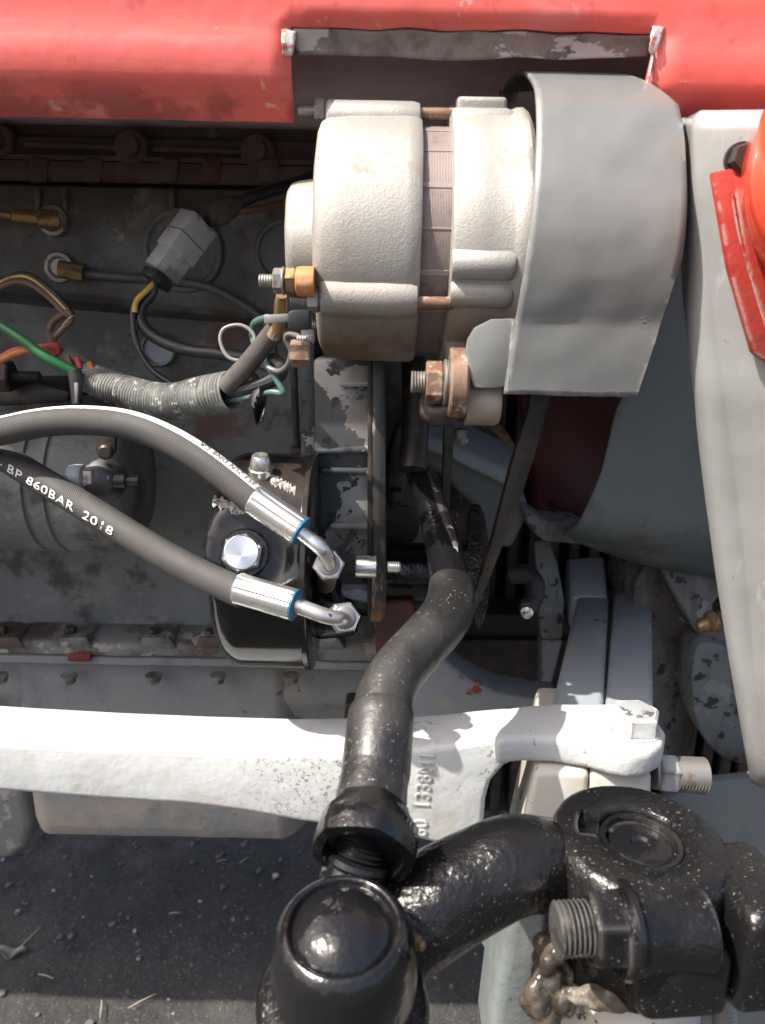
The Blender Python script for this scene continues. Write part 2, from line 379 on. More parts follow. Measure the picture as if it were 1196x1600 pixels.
M['bronze'] = mat('dirty_brown_pulley', (.105, .080, .055), .6, .2, layers=(dict(s=40, lo=.45, hi=.65, c=(.04, .03, .025), r=.7), dict(s=130, lo=.68, hi=.72, c=(.55, .52, .48), r=.8)), bump=((120, .4 * MM),))
M['orangeins'] = mat('orange_insulator', (.42, .17, .05), .5, layers=(dict(s=80, lo=.5, hi=.65, c=(.50, .32, .18), r=.6),))
M['plug'] = mat('dirty_white_plastic', (.36, .355, .335), .55, layers=(dict(s=40, lo=.5, hi=.65, c=(.20, .17, .14), r=.7), dict(s=120, lo=.80, hi=.84, c=(.06, .05, .045)),), bump=((120, .2 * MM),))
M['blackplastic'] = mat('black_plastic', (.016, .016, .018), .4, layers=(dict(s=50, lo=.5, hi=.7, c=(.05, .047, .045), r=.6),))
M['conduit'] = mat('dusty_corrugated_conduit', (.135, .140, .130), .7, layers=(dict(s=60, lo=.45, hi=.65, c=(.24, .23, .20), r=.85), dict(s=25, lo=.5, hi=.7, c=(.06, .058, .055)), dict(s=200, lo=.62, hi=.68, c=(.38, .36, .32))), bump=((300, .2 * MM),))
M['loomtape'] = mat('dusty_loom_sleeve', (.055, .048, .043), .75, layers=(dict(s=50, lo=.45, hi=.65, c=(.085, .073, .062)),), bump=((160, .4 * MM),))
for nm, c in (('black', (.022, .021, .021)), ('grey', (.105, .10, .095)), ('green', (.015, .11, .035)), ('orange', (.40, .13, .035)), ('red', (.34, .045, .028)), ('brown', (.13, .065, .038)), ('yellow', (.55, .30, .05)), ('teal', (.07, .125, .115)), ('pale', (.20, .195, .185))):
    M['wire_' + nm] = mat(nm + '_wire_insulation', c, .42, layers=(dict(s=60, lo=.5, hi=.72, c=tuple(x * .6 + .03 for x in c), r=.7),))
M['white'] = mat('pale_grey_axle_paint', (.52, .535, .53), .45, layers=(
    dict(s=9, lo=.42, hi=.72, c=(.455, .465, .455), r=.55), dict(s=420, lo=.56, hi=.68, c=(.20, .185, .165), r=.8, h=-.04 * MM, grad=(0, .00, .07), mk=(14, .44, .56)), dict(s=36, lo=.60, hi=.80, c=(.39, .375, .34), r=.8, st=(1, 1, .2), a=.7), dict(s=60, lo=.42, hi=.56, c=(.20, .16, .13), r=.8, edge=.006, mk=(30, .50, .58)), dict(s=36, lo=.84, hi=.87, c=(.16, .13, .11), r=.8, h=-.12 * MM),
    dict(s=26, lo=.58, hi=.72, c=(.44, .42, .38), r=.8, a=.7)), bump=((20, 1.6 * MM), (110, .22 * MM), (420, .10 * MM)), coat=.15)
M['castwhite'] = mat('coarse_cast_pale_paint', (.50, .51, .505), .5, layers=(dict(s=230, lo=.70, hi=.76, c=(.2, .17, .15), r=.8), dict(s=70, lo=.42, hi=.56, c=(.15, .12, .10), r=.8, edge=.004)), bump=((200, .5 * MM), (60, .6 * MM)))
M['speckdirt'] = M['white']
M['axle'] = mat('axle_plate_grey_paint', (.27, .30, .325), .42, layers=(
    dict(s=10, lo=.45, hi=.72, c=(.30, .315, .315), r=.55), dict(s=45, lo=.76, hi=.79, c=(.06, .045, .045), r=.8, h=-.15 * MM), dict(s=80, lo=.44, hi=.52, c=(.07, .05, .045), r=.8, edge=.005), dict(s=24, lo=.60, hi=.76, c=(.42, .35, .25), r=.8, a=.6)), bump=((26, .5 * MM), (300, .06 * MM)))
M['axleend'] = mat('cream_stained_axle_paint', (.50, .485, .44), .5, layers=(
    dict(s=14, lo=.45, hi=.70, c=(.48, .40, .29), r=.7, a=.7), dict(s=60, lo=.68, hi=.71, c=(.08, .06, .05), r=.8)), bump=((50, .5 * MM),))
M['casting'] = mat('chipped_front_casting', (.165, .18, .178), .55, layers=(
    dict(s=11, lo=.42, hi=.62, c=(.075, .062, .055), r=.7, st=(1, 1, .4)), dict(s=32, lo=.74, hi=.78, c=(.17, .045, .042), r=.7, h=-.1 * MM), dict(s=34, lo=.68, hi=.73, c=(.215, .225, .215), r=.6, seed=5), dict(s=80, lo=.62, hi=.66, c=(.035, .03, .028), r=.7)), bump=((70, .9 * MM), (300, .12 * MM)))
M['redblock'] = mat('dirty_red_oxide_block', (.15, .022, .018), .6, layers=(dict(s=25, lo=.45, hi=.68, c=(.075, .045, .04), r=.75),), bump=((90, .4 * MM),))
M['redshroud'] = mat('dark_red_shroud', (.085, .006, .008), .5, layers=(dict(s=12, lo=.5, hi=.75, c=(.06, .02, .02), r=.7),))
M['redweld'] = mat('chipped_red_bracket', (.34, .032, .022), .5, layers=(dict(s=30, lo=.5, hi=.7, c=(.25, .035, .025), r=.6), dict(s=70, lo=.45, hi=.55, c=(.40, .30, .26), r=.6, edge=.003), dict(s=70, lo=.74, hi=.755, c=(.45, .40, .36), r=.6, h=-.15 * MM)), bump=((70, .8 * MM), (250, .1 * MM)))
M['lamp'] = mat('glossy_orange_red_lamp_shell', (.66, .062, .026), .16, layers=(dict(s=10, lo=.5, hi=.75, c=(.70, .085, .03), r=.24),), bump=((16, .3 * MM),), coat=.6)
M['soil'] = mat('dark_packed_soil', (.029, .0275, .026), .92, layers=(
    dict(s=5, lo=.4, hi=.68, c=(.046, .043, .039)), dict(s=26, lo=.5, hi=.7, c=(.022, .022, .023)), dict(s=210, lo=.60, hi=.72, c=(.085, .08, .073), mk=(6, .40, .6)), dict(s=420, lo=.68, hi=.74, c=(.20, .19, .175)), dict(s=150, lo=.80, hi=.83, c=(.25, .23, .21))), bump=((22, 6 * MM), (120, 2.5 * MM), (500, .6 * MM)))
M['stone'] = mat('pale_pebble', (.11, .105, .097), .85, layers=(dict(s=90, lo=.45, hi=.65, c=(.055, .052, .05)), dict(s=30, lo=.66, hi=.70, c=(.33, .31, .28), d=1)), bump=((200, .3 * MM),))
M['straw'] = mat('dry_straw', (.34, .30, .22), .8)
M['leaf'] = mat('dry_leaf', (.20, .19, .17), .8, bump=((200, .3 * MM),))
M['grease'] = mat('muddy_grease', (.085, .066, .046), .35, layers=(dict(s=60, lo=.48, hi=.64, c=(.035, .03, .025), r=.2), dict(s=40, lo=.58, hi=.7, c=(.24, .21, .165), r=.6)), bump=((120, 1.2 * MM),))
M['plateletters'] = mat('tarnished_plate_letters', (.30, .25, .22), .6, .2)
M['plate'] = mat('dark_name_plate', (.055, .036, .034), .5, .2, layers=(dict(s=40, lo=.5, hi=.7, c=(.09, .065, .06)),))

X, Yv, Z = V((1, 0, 0)), V((0, 1, 0)), V((0, 0, 1))
def lerp(a, b, t): return a + (b - a) * t
def interp(tab, x):
    for (a, p), (b, q) in zip(tab, tab[1:]):
        if x <= b: return p + (q - p) * max(0, (x - a)) / (b - a)
    return tab[-1][1]
def nz(p, s, seed=0): return mnoise.noise(V(p) * s + V((seed * 7.3, seed * 3.1, seed * 5.7)))

# ------------------------------------------------------------------ ground
def build_ground():
    ax = [-30, -10, -4, -2, -1.4] + [-1 + i * .02 for i in range(101)] + [1.4, 2, 4, 10, 30]
    ay = [-30, -10, -4, -1.5, -.6, -.1] + [.2 + i * .02 for i in range(80)] + [2.2, 3, 5, 12, 40]
    bm = bmesh.new()
    grid(bm, [[V((x, y, .010 * nz((x, y, 0), 4) + .005 * nz((x, y, 0), 14) + .003 * nz((x, y, 0), 40))) for x in ax] for y in ay])
    single('ground', bm, M['soil'], None, None, (0, 0, 0), kind='structure')
    bm = bmesh.new()
    for i in range(1700):
        x, y = random.uniform(-.7, .45), random.uniform(.5, 1.25)
        r = random.choice((.0007, .0009, .0012, .0015, .002, .0026, .004)) * random.uniform(.7, 1.4)
        m = Matrix.Translation((x, y, .010 * nz((x, y, 0), 4) + .005 * nz((x, y, 0), 14) + r * .4)) @ Matrix.Rotation(random.uniform(0, 6), 4, 'Z') @ Matrix.Diagonal((r, r * random.uniform(.5, 1), r * .6, 1))
        bmesh.ops.create_icosphere(bm, subdivisions=1, radius=1, matrix=m)
    single('gravel', bm, M['stone'], None, None, (0, 0, 0), kind='stuff')
    for i, (u, v, L, a) in enumerate(((42, 1470, .035, 1.2), (158, 1575, .022, -1.3), (345, 1345, .012, .3), (380, 1345, .014, .9), (220, 1565, .028, .6), (70, 1525, .02, -.3), (272, 1427, .012, .05))):
        p = Zp(u, v, .006); d = V((math.cos(a), math.sin(a), .06))
        where = ('longest dry straw standing up by the curled grey leaf', 'short dry straw lying on soil near the bottom edge', 'tiny straw flake under the oil pan edge, left of its pair', 'tiny straw flake under the oil pan edge, right of its pair', 'thin bent straw on dark soil between the pan and bottom edge', 'thin straw lying just below the curled grey leaf', 'stubby pale straw flake alone on the dark soil')[i]
        single('straw', tube([p - d * L * .5, p + V((.0006, 0, .0012)), p + d * L * .62], [.0005, .0007, .0004], 6, 4), M['straw'], where, 'straw', p, 'bits of straw on the soil')
    p = Zp(18, 1492, .004); bm = bmesh.new()
    grid(bm, [[p + V(((i - 4) * .0045, (j - 3) * .0035 * (1 - abs(i - 4) / 5), .006 + .004 * math.sin(i * 1.1) + .003 * math.cos(j * 1.7))) for j in range(7)] for i in range(9)])
    solid(single('leaf', bm, M['leaf'], 'curled dry grey leaf lying on the dark soil', 'leaf', p), .0006)
build_ground()

# ------------------------------------------------------------------ red bonnet
def build_bonnet():
    b = CZ + .0872
    th = Thing('bonnet', 'glossy red tractor bonnet side with a torn rectangular cut-out above the alternator', 'bonnet', (0, .4, b))
    prof = [(.0005, .4135), (.0, .4120), (.0065, .4065), (.0125, .4005), (.0165, .3985), (.03, .398), (.045, .398), (.06, .3985), (.072, .399), (.085, .4), (.1, .4015), (.13, .405), (.17, .417), (.2, .436), (.225, .47), (.24, .52), (.25, .6), (.252, .75), (.24, .95), (.2, 1.04), (.1, 1.06), (0, 1.06)]
    zt = Yp(700, 46, .399).z - b
    rows_z = []
    prof.append(None); prof.pop()
    pr = sorted([p for p in prof[:11]] + [(zt, .3995)], key=lambda p: p[0] if p[0] > .0002 else -1)
    pr = [(.0005, .4135)] + [p for p in pr if p != (.0005, .4135)] + prof[11:]
    xl, xr = Yp(456, 110, .399).x, Yp(1021, 110, .399).x
    xs = [-2.2, -1.2, -.8, -.6, -.4, -.25, -.17] + [lerp(-.13, xl, i / 8) for i in range(9)] + [lerp(xl, xr, i / 22) for i in range(1, 23)] + [lerp(xr, xr + .09, i / 7) for i in range(1, 8)] + [.3, .45, .7]
    il, ir = xs.index(xl), min(range(len(xs)), key=lambda i: abs(xs[i] - xr))
    it = [i for i, p in enumerate(pr) if abs(p[0] - zt) < 1e-9][0]
    def pt(x, i):
        z, y = pr[i]; xx = x
        k = 0
        if z < .14:
            y += .0012 * nz((x, 0, z), 14) + .0006 * nz((x, 0, z), 35)
        if abs(x - xr) < 1e-6 and z < zt + .02: xx += (z - .045) * .13 + .0006 * nz((0, 0, z), 160)
        if abs(x - xl) < 1e-6 and z < zt + .001: xx += .0004 * nz((0, 0, z), 160)
        if i == it and xl - 1e-6 < x < xr + 1e-6: z += .0012 * nz((x, 0, 0), 60) + .001 * nz((x, 1, 0), 22)
        if i < 2 and z < .01: z += .0006 * nz((x, 3, 0), 30)
        return V((xx, y, b + z))
    bm = bmesh.new()
    grid(bm, [[pt(x, i) for x in xs] for i in range(len(pr))], skip=lambda i, j: i < it and il <= j < ir)
    panel = th.part('side_panel', bm, M['red'], ang=60); solid(panel, .0014, 1)
    bm = bmesh.new()
    xs2 = [lerp(xl + .001, xr - .001, i / 70) for i in range(71)]
    rows = []
    for k, (dy, dz) in enumerate(((.0006, -.0002), (.0018, -.0012), (.0032, -.003), (.0045, -.0056), (.0054, -.0085), (.0056, -.0102))):
        rows.append([V((x, .399 + dy, b + zt + dz + .0012 * nz((x, 0, 0), 60) * (1 - k * .15) + .001 * nz((x, 1, 0), 22) + .0008 * nz((x, k, 2), 40) + dz * (.35 * nz((x, 5, 5), 18) - .5 * max(0, (x - xl) / (xr - xl) - .55)))) for x in xs2])
    grid(bm, rows); solid(th.part('folded_lip', bm, M['lip'], ang=60), .001)
    def curl(u, v, du, dv, w, seed):
        bm = bmesh.new(); rows = []
        for i in range(9):
            s = i / 8; a = s * 2.4
            c = Yp(u + du * s, v + dv * s, .398 - .004 * math.sin(a))
            rows.append([c + V((w * (j / 4 - .5) * (1 - .5 * s * s) + .0006 * nz((i, j, seed), .9), -.0012 * math.cos(a + j * .5), .0005 * nz((i, j, seed + 4), 1.1))) for j in range(5)])
        grid(bm, rows); solid(th.part('curled_metal_edge', bm, M['bare'], ang=70), .0008)
    curl(452, 47, -3, 40, .0062, 1); curl(1028, 44, -8, 38, .0058, 2); curl(1020, 80, -12, 78, .0012, 3)
    return th
build_bonnet()

def build_tank():  # added body that carries the haze tone into the cut-out
    t = Thing('added_tank', 'grey tank added behind the bonnet cut-out, its pale tone standing in for flare', 'tank', (.05, .6, CZ + .13))
    t.part('shell', rough_up(rbox((.02, .70, CZ + .175), (1.0, .32, .10), .02, 4), .001, 14), M['hoodin'])
build_tank()

# ------------------------------------------------------------------ engine block, sump, rocker cover
XL, XR = -1.5, .045
EY = .60
def zat(v, Y=EY, u=250): return Yp(u, v, Y).z
def build_engine():
    th = Thing('engine', 'oily blue-grey tractor engine block with rocker cover and oil pan behind the hoses', 'engine', (-.2, EY, zat(1330)))
    def sheet(name, prof, m, amp=.0008, x0=XL, x1=XR, n=260, fn=None, ang=50):
        """prof: (y, z) from top to bottom, closed behind into a solid body"""
        bm = bmesh.new(); rows = []
        for y, z in prof:
            rows.append([V((x, y, z)) for x in [lerp(x0, x1, i / n) for i in range(n + 1)]])
        for r in rows:
            for i, p in enumerate(r):
                d = amp * (nz(p, 18) + .6 * nz(p, 45))
                p.y += d; p.z += d * .4
                if fn: r[i] = fn(p)
        vs = grid(bm, rows)
        for k in (0, -1):
            try: bm.faces.new([r[k] for r in vs])
            except ValueError: pass
        return th.part(name, bm, m, ang=ang)
    def dense(pts, k=6):
        out = []
        for a, b in zip(pts, pts[1:]):
            for i in range(k): out.append((lerp(a[0], b[0], i / k), lerp(a[1], b[1], i / k)))
        return out + [pts[-1]]
    zr = zat
    # rocker cover
    sheet('rocker_cover', [(.85, zr(120)), (.66, zr(126)), (.635, zr(135)), (.625, zr(155)), (.622, zr(195)), (.622, zr(205)), (.612, zr(213)), (.608, zr(240)), (.604, zr(244)), (.604, zr(252)), (.85, zr(252))], M['blockdark'])
    sheet('cylinder_head', [(.86, zr(250)), (.612, zr(250)), (.603, zr(254)), (.601, zr(270)), (.603, zr(286)), (.610, zr(288)), (.86, zr(288))], M['blockdark'])
    def crease(p):
        w = max(0, min(1, (p.z - zr(560)) / (zr(330) - zr(560))))
        p.z += (-.008 - (p.x + .17) * .10) * (1 - abs(2 * w - 1)) if 0 < w < 1 else 0
        return p
    top = [(.86, zr(290))] + dense([(.606, zr(290)), (.598, zr(296)), (.596, zr(330)), (.594, zr(400)), (.592, zr(440)), (.594, zr(458)), (.600, zr(470)), (.612, zr(477)), (.622, zr(486)), (.622, zr(560)), (.618, zr(700)), (.614, zr(900)), (.612, zr(985))], 5) + [(.606, zr(990)), (.86, zr(995))]
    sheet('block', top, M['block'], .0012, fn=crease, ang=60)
    # flange with bolts
    zf = zr(1002, .585)
    def scal(p): return p
    sheet('pan_flange', [(.86, zf + .003), (.604, zf + .003), (.582, zf + .001), (.579, zf - .002), (.579, zf - .0105), (.582, zf - .012), (.86, zf - .012)], M['flange'], .0009)
    sheet('pan_rim', [(.86, zf - .0125), (.584, zf - .0125), (.581, zf - .014), (.581, zf - .020), (.584, zf - .022), (.86, zf - .022)], M['sump'], .0008)
    zb = zat(1330); XA, XB = Yp(75, 1300, .6).x, Yp(430, 1300, .6).x
    sheet('oil_pan', dense([(.86, zf - .021), (.600, zf - .022), (.598, zf - .035), (.600, (zf + zb) / 2), (.604, zb + .022), (.610, zb + .008), (.622, zb), (.70, zb - .001), (.86, zb)], 5), M['sump'], .0011, x0=Yp(45, 1300, .6).x, x1=Yp(474, 1300, .6).x, ang=60, fn=lambda p: V((p.x, p.y + (max(0, p.x - XB) * 1.4) ** 2 / .05 + (max(0, XA - p.x) * 1.4) ** 2 / .05 if p.y < .80 else p.y, p.z)))
    sheet('pan_tail', dense([(.86, zf - .021), (.603, zf - .022), (.602, zf - .06), (.62, zf - .10), (.86, zf - .11)], 4), M['sump'], .001)
    # flange bolts and bosses
    for u in (5, 112, 242, 330, 505):
        c = Yp(u, 1005, .588); c.z = zf + .004
        bs = ppx([(u - 26, 1014), (u - 20, 996), (u + 22, 996), (u + 36, 1014)], .578, .03, .002)
        th.part('bolt_boss', bs, M['flange'])
        th.part('bolt', hexa(c, Z, .009, .006, rot=u), M['darksteel'])
    for u in (0, 108, 240, 340, 455):
        p = Yp(u, 1058, .584)
        th.part('pan_bolt', hexa(p, -Z, .010, .005, lathe(p, -Z, [(-.002, .007), (0, .007)], 16), rot=u), M['flange'])
    th.part('rear_casting', rough_up(ppx([(-140, 1225), (36, 1232), (50, 1285), (44, 1320), (20, 1346), (-140, 1352)], .66, .1, .01, 3), .001, 40), M['flange'])
    th.part('red_tag', ppx([(105, 1022), (142, 1020), (141, 1034), (106, 1034)], .577, .004, .0005), M['redblock'])
    # core plugs: dished discs standing proud of the block
    def core(u, v, Y, r, m='block'):
        p = Yp(u, v, Y)
        th.part('core_plug', lathe(p, -Yv, [(-.012, r), (0, r), (.0015, r * .96), (.0015, r * .86), (-.0005, r * .8), (-.0012, r * .4), (-.0012, 0)], 36), M[m])
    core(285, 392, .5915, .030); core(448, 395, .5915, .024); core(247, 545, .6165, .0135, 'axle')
    for u, v in ((85, 345), (95, 418)):
        p = Yp(u, v, .594)
        b = th.part('injector_boss', lathe(p, -Yv, [(-.01, .0115), (.002, .0115), (.004, .0105), (.0045, .008), (.003, .006), (.003, 0)], 26), M['steel'])
    p = Yp(75, 342, .586)
    th.part('sender', lathe(Yp(92, 345, .582), Yp(48, 340, .575) - Yp(92, 345, .582), [(0, .0065), (.006, .0066), (.013, .0064), (.014, .0052), (.030, .005), (.031, .003), (.12, .003)], 18), M['brass'])
    q = Yp(92, 420, .582)
    nut = th.part('pipe_union', lathe(q, Yp(135, 428, .585) - q, [(0, .0062), (.008, .0064), (.0085, .0070), (.017, .0070), (.018, .004)], 8), M['brass'])
    th.part('pipe', tube([Yp(130, 428, .587), Yp(190, 433, .588), Yp(250, 437, .588), Yp(320, 447, .588), Yp(370, 470, .588), Yp(415, 505, .589), Yp(430, 560, .592)], .0031, 10), M['wire_grey'])
    # rocker cover ribs, studs, name plate
    for u0, u1, v0, v1 in ((40, 195, 226, 231), (240, 390, 233, 238)):
        th.part('cover_rib', tube([Yp(u0, v0, .609), Yp(u1, v1, .609)], .0022, 10), M['blockdark'])
    for u, v in ((-2, 222), (208, 232), (404, 239)):
        p = Yp(u, v, .609)
        th.part('cover_stud', lathe(p, -Yv, [(-.01, .0125), (.004, .0125), (.006, .011), (.006, .007), (.010, .0065), (.010, 0)], 24), M['blockdark'])
    for u in (60, 145, 265, 330, 420):
        th.part('head_lug', ppx([(u - 18, 246), (u + 16, 246), (u + 14, 286), (u - 16, 286)], .600, .02, .003), M['blockdark'])
    for u in (58, 100, 268): th.part('head_rib', ppx([(u - 5, 292), (u + 5, 292), (u + 5, 332), (u - 5, 332)], .592, .02, .002), M['block'])
    pl = th.part('name_plate', ppx([(-160, 130), (228, 146), (230, 186), (226, 192), (-160, 175)], .6195, .01, .0012), M['plate'])
    th.part('plate_rim', tube([Yp(-160, 175, .619), Yp(40, 183, .619), Yp(222, 191, .619), Yp(230, 186, .619), Yp(229, 150, .619)], .0012, 8, 6), M['plateletters'], parent=pl)
    a, bq = Yp(58, 170, .6188), Yp(195, 176, .6188); dr = (bq - a).normalized()
    up = (Yp(58, 130, .6188) - a).normalized(); size = .0125
    bm = text_bm('DIESEL   AD3 152', size, lambda x, y, z: a + dr * x + up * y + V((0, -.0004 - z, 0)), .0004, space=1.12)
    wdt = max((v.co - a).dot(dr) for v in bm.verts); f = (bq - a).length / wdt
    for v in bm.verts:
        d = v.co - a; v.co = a + dr * d.dot(dr) * f + up * d.dot(up) + V((0, d.y - dr.y * d.dot(dr) - up.y * d.dot(up), 0)) * 1.0
    th.part('lettering', bm, M['plateletters'], parent=pl)
    # dark recess casting on the left above the starter
    th.part('stud', thread(Yp(12, 588, .52), X, .0038, .022), M['darksteel'])
    th.part('stud_nut', hexa(Yp(2, 588, .52), X, .019, .008, rot=.1), M['darksteel'])
    th.part('mount_plate', ppx([(-80, 600), (60, 598), (108, 612), (106, 628), (-80, 640)], .53, .06, .002), M['darksteel'])
    # dipstick tube
    th.part('dipstick_tube', tube([Yp(459, 560, .54), Yp(462, 640, .54), Yp(465, 700, .54)], .0025, 10), M['darksteel'])
    th.part('dipstick_boss', ppx([(452, 700), (482, 700), (484, 740), (452, 740)], .53, .03, .002), M['darksteel'])
    th.part('front_plate', ppx([(470, 500), (492, 500), (492, 985), (470, 985)], .480, .12, .0015), M['timing'])
    return th
build_engine()

# ------------------------------------------------------------------ timing case
def build_timing():
    th = Thing('timing_case', 'black and grey timing case with peeling paint under the alternator', 'engine cover', Yp(540, 980, .5))
    th.part('case_body', rough_up(ppx([(490, 560), (588, 560), (590, 965), (575, 970), (492, 965)], .455, .15, .003), .0004, 60), M['timing'])
    for v, u0, v2 in ((601, 528, 600), (706, 492, 704), (736, 497, 738), (822, 512, 824)):
        th.part('rib', ppx([(u0, v), (u0 + 8, v - 4), (585, v2 - 5), (585, v2 + 5), (u0 + 8, v + 4)], .4488, .012, .0012), M['timing'])
    th.part('gusset', ppx([(508, 926), (530, 921), (586, 921), (586, 948)], .446, .016, .0015), M['axle'])
    th.part('edge_flange', rough_up(ppx([(583, 555), (603, 555), (604, 960), (596, 972), (578, 972), (582, 900)], .438, .03, .0014), .0004, 90), M['flangerust'])
    th.part('gasket', ppx([(575, 556), (583, 556), (583, 968), (574, 968)], .444, .02, .0008), M['darksteel'])
    p = T(556, 885, .448)
    bt = th.part('stud', lathe(p, X, [(0, .0062), (.001, .0066), (.012, .0066)], 20), M['zinc'])
    th.part('thread', thread(T(606, 886, .448), X, .0034, .0075), M['zinc'], parent=bt)
    th.part('lower_boss', ppx([(556, 962), (584, 962), (584, 1000), (560, 1000)], .45, .04, .003), M['darksteel'])
    # pump mounting body the hose unions screw into
    th.part('pump_body', ppx([(480, 868), (505, 868), (522, 905), (535, 940), (560, 975), (556, 998), (500, 1003), (480, 995)], .435, .05, .004), M['can'])
build_timing()

# ------------------------------------------------------------------ alternator
AY, AZ = .425, CZ + .0316
def aring(th, r, x): return V((x, AY - math.cos(R(th)) * r, AZ + math.sin(R(th)) * r))
def build_alternator():
    th = Thing('alternator', 'sunlit cast aluminium alternator with brown laminated middle under the red bonnet', 'alternator', (0, AY, AZ - .07))
    o = V((0, AY, AZ))
    bm = lathe(o, X, [(-.035, 0), (-.035, .050), (-.0345, .054), (-.033, .0573), (-.030, .0592), (-.02, .0602), (.008, .0606), (.0132, .0603), (.0150, .0590), (.0150, .045)], 96)
    rough_up(bm, .00035, 55); rear = th.part('rear_housing', bm, M['alu'])
    # laminations
    prof = [(.0140, .050)]
    n = 22
    for i in range(n):
        h = .0142 + i * (.0156 / n); prof += [(h, .0556), (h + .0156 / n * .6, .0556), (h + .0156 / n * .8, .05525)]
    prof += [(.0298, .050)]
    st = th.part('stator', lathe(o, X, prof, 96), M['stator'], ang=80)
    for a in (60, 40, 20, 0, -20, -40, 80):
        c = aring(a + 3, .0555, .022); n_ = (c - V((.022, AY, AZ))).normalized(); t_ = n_.cross(X)
        th.part('weld_strip', rbox(c, (.0154, .0009, .0028 if a % 40 else .0012), .0002, 1, (X, -n_, t_)), M['stator'], parent=st)
    bm = lathe(o, X, [(.0285, .046), (.0285, .0597), (.0292, .0612), (.031, .0622), (.045, .0627), (.056, .0627), (.0572, .0632), (.0605, .0646), (.0635, .0646), (.0655, .0632), (.066, .058), (.066, 0)], 96)
    rough_up(bm, .00035, 60); fr = th.part('front_housing', bm, M['alu'])
    bm = lathe(o, X, [(-.0345, .031), (-.046, .0295), (-.0492, .0283), (-.051, .0258), (-.0517, .021), (-.0517, 0)], 56)
    rough_up(bm, .0003, 90); th.part('bearing_cap', bm, M['alu'])
    # bosses with through-bolts
    for a in (76, -29, 180, -135):
        c = aring(a, .0575, 0)
        bm = lathe(c + X * -.0315, X, [(0, .004), (.0003, .0075), (.0015, .0087), (.03, .0089), (.0425, .0088), (.0455, .0080), (.046, .004)], 28)
        rough_up(bm, .0003, 90); th.part('bolt_boss', bm, M['alu'], parent=rear)
        c2 = aring(a, .0610, 0)
        bt = th.part('through_bolt', lathe(c2 + X * -.037, X, [(0, .0029), (.068, .0029)], 14), M['rust'])
        th.part('nut', hexa(c2 + X * -.0368, X, .0098, .0052, rot=.2 + a), M['steel'], parent=bt)
        th.part('thread', thread(c2 + X * -.045, X, .0029, .0085), M['steel'], parent=bt)
    for a, r, rr in ((88, .0590, .0070), (68, .0592, .0055), (-12, .0590, .0072), (-25, .0585, .0068), (150, .059, .007)):
        bm = lathe(aring(a, r, .0288), X, [(0, .003), (.0004, rr * .9), (.0016, rr), (.026, rr * 1.02), (.0285, rr * .9), (.029, .003)], 26)
        rough_up(bm, .0003, 90); th.part('rib', bm, M['alu'], parent=fr)
    bm = bmesh.new()
    c = aring(78, .0605, .0435); n_ = (c - V((.0435, AY, AZ))).normalized(); t_ = n_.cross(X)
    th.part('top_pad', rbox(c + n_ * .003, (.024, .010, .016), .002, 3, (X, -n_, t_)), M['alu'], parent=fr)
    # lower foot and mounting ear
    th.part('foot', rough_up(ppx([(690, 475), (752, 470), (775, 500), (768, 545), (728, 600), (703, 600), (697, 540)], .385, .04, .005, 3), .0003, 80), M['alu'], parent=fr)
    ear = T(712, 598, .372)
    e = th.part('mount_ear', lathe(ear + X * -.0035, X, [(0, .010), (0, .0158), (.001, .0168), (.0075, .0168), (.0088, .0156), (.009, .010)], 36), M['rust'])
    th.part('spacer', lathe(ear + V((.0055, .003, -.0085)), X, [(0, .0125), (.0145, .0122), (.0165, .011), (.017, .008)], 30), M['castbrown'])
    th.part('washer', lathe(ear + X * -.0062, X, [(0, .0100), (.0004, .0112), (.0014, .0112), (.0018, .0104), (.0024, .0112)], 28), M['steel'], parent=e)
    th.part('nut', hexa(ear + X * -.0145, X, .0180, .0085, rot=.52), M['rust'], parent=e)
    th.part('thread', thread(ear + X * -.0215, X, .0054, .010, .0014), M['steel'], parent=e)
    th.part('ear_web', tube([T(690, 590, .385), T(676, 640, .385), T(705, 640, .38), T(728, 610, .378)], [.006, .007, .007, .006], 12), M['darksteel'])
    # terminals on the rear face
    b = T(478, 440, .352)
    ins = th.part('insulator', lathe(b, -X, [(-.004, .0068), (.001, .0068), (.004, .0064), (.0046, .005)], 26), M['orangeins'])
    th.part('terminal_nut', hexa(b + X * -.0046, -X, .0105, .0048, rot=.2), M['brass'])
    th.part('terminal_washer', lathe(b + X * -.0096, -X, [(0, .0062), (.0006, .0064), (.001, .0062)], 22), M['steel'])
    th.part('terminal_nut', hexa(b + X * -.0106, -X, .0100, .0042, rot=.5), M['steel'])
    th.part('terminal_stud', thread(b + X * -.0212, X, .0030, .016), M['steel'])
    th.part('spade_block', ppx([(450, 487), (458, 484), (484, 484), (484, 516), (450, 516)], .352, .012, .001), M['blackplastic'])
    th.part('spade_tab', ppx([(413, 492), (452, 490), (452, 503), (413, 506)], .357, .0012, .0003), M['steel'])
    th.part('small_stud', thread(T(465, 530, .36), X, .0022, .008), M['steel'])
    th.part('small_nut', hexa(T(455, 552, .36), X, .011, .009, rot=.4), M['rust'])
build_alternator()

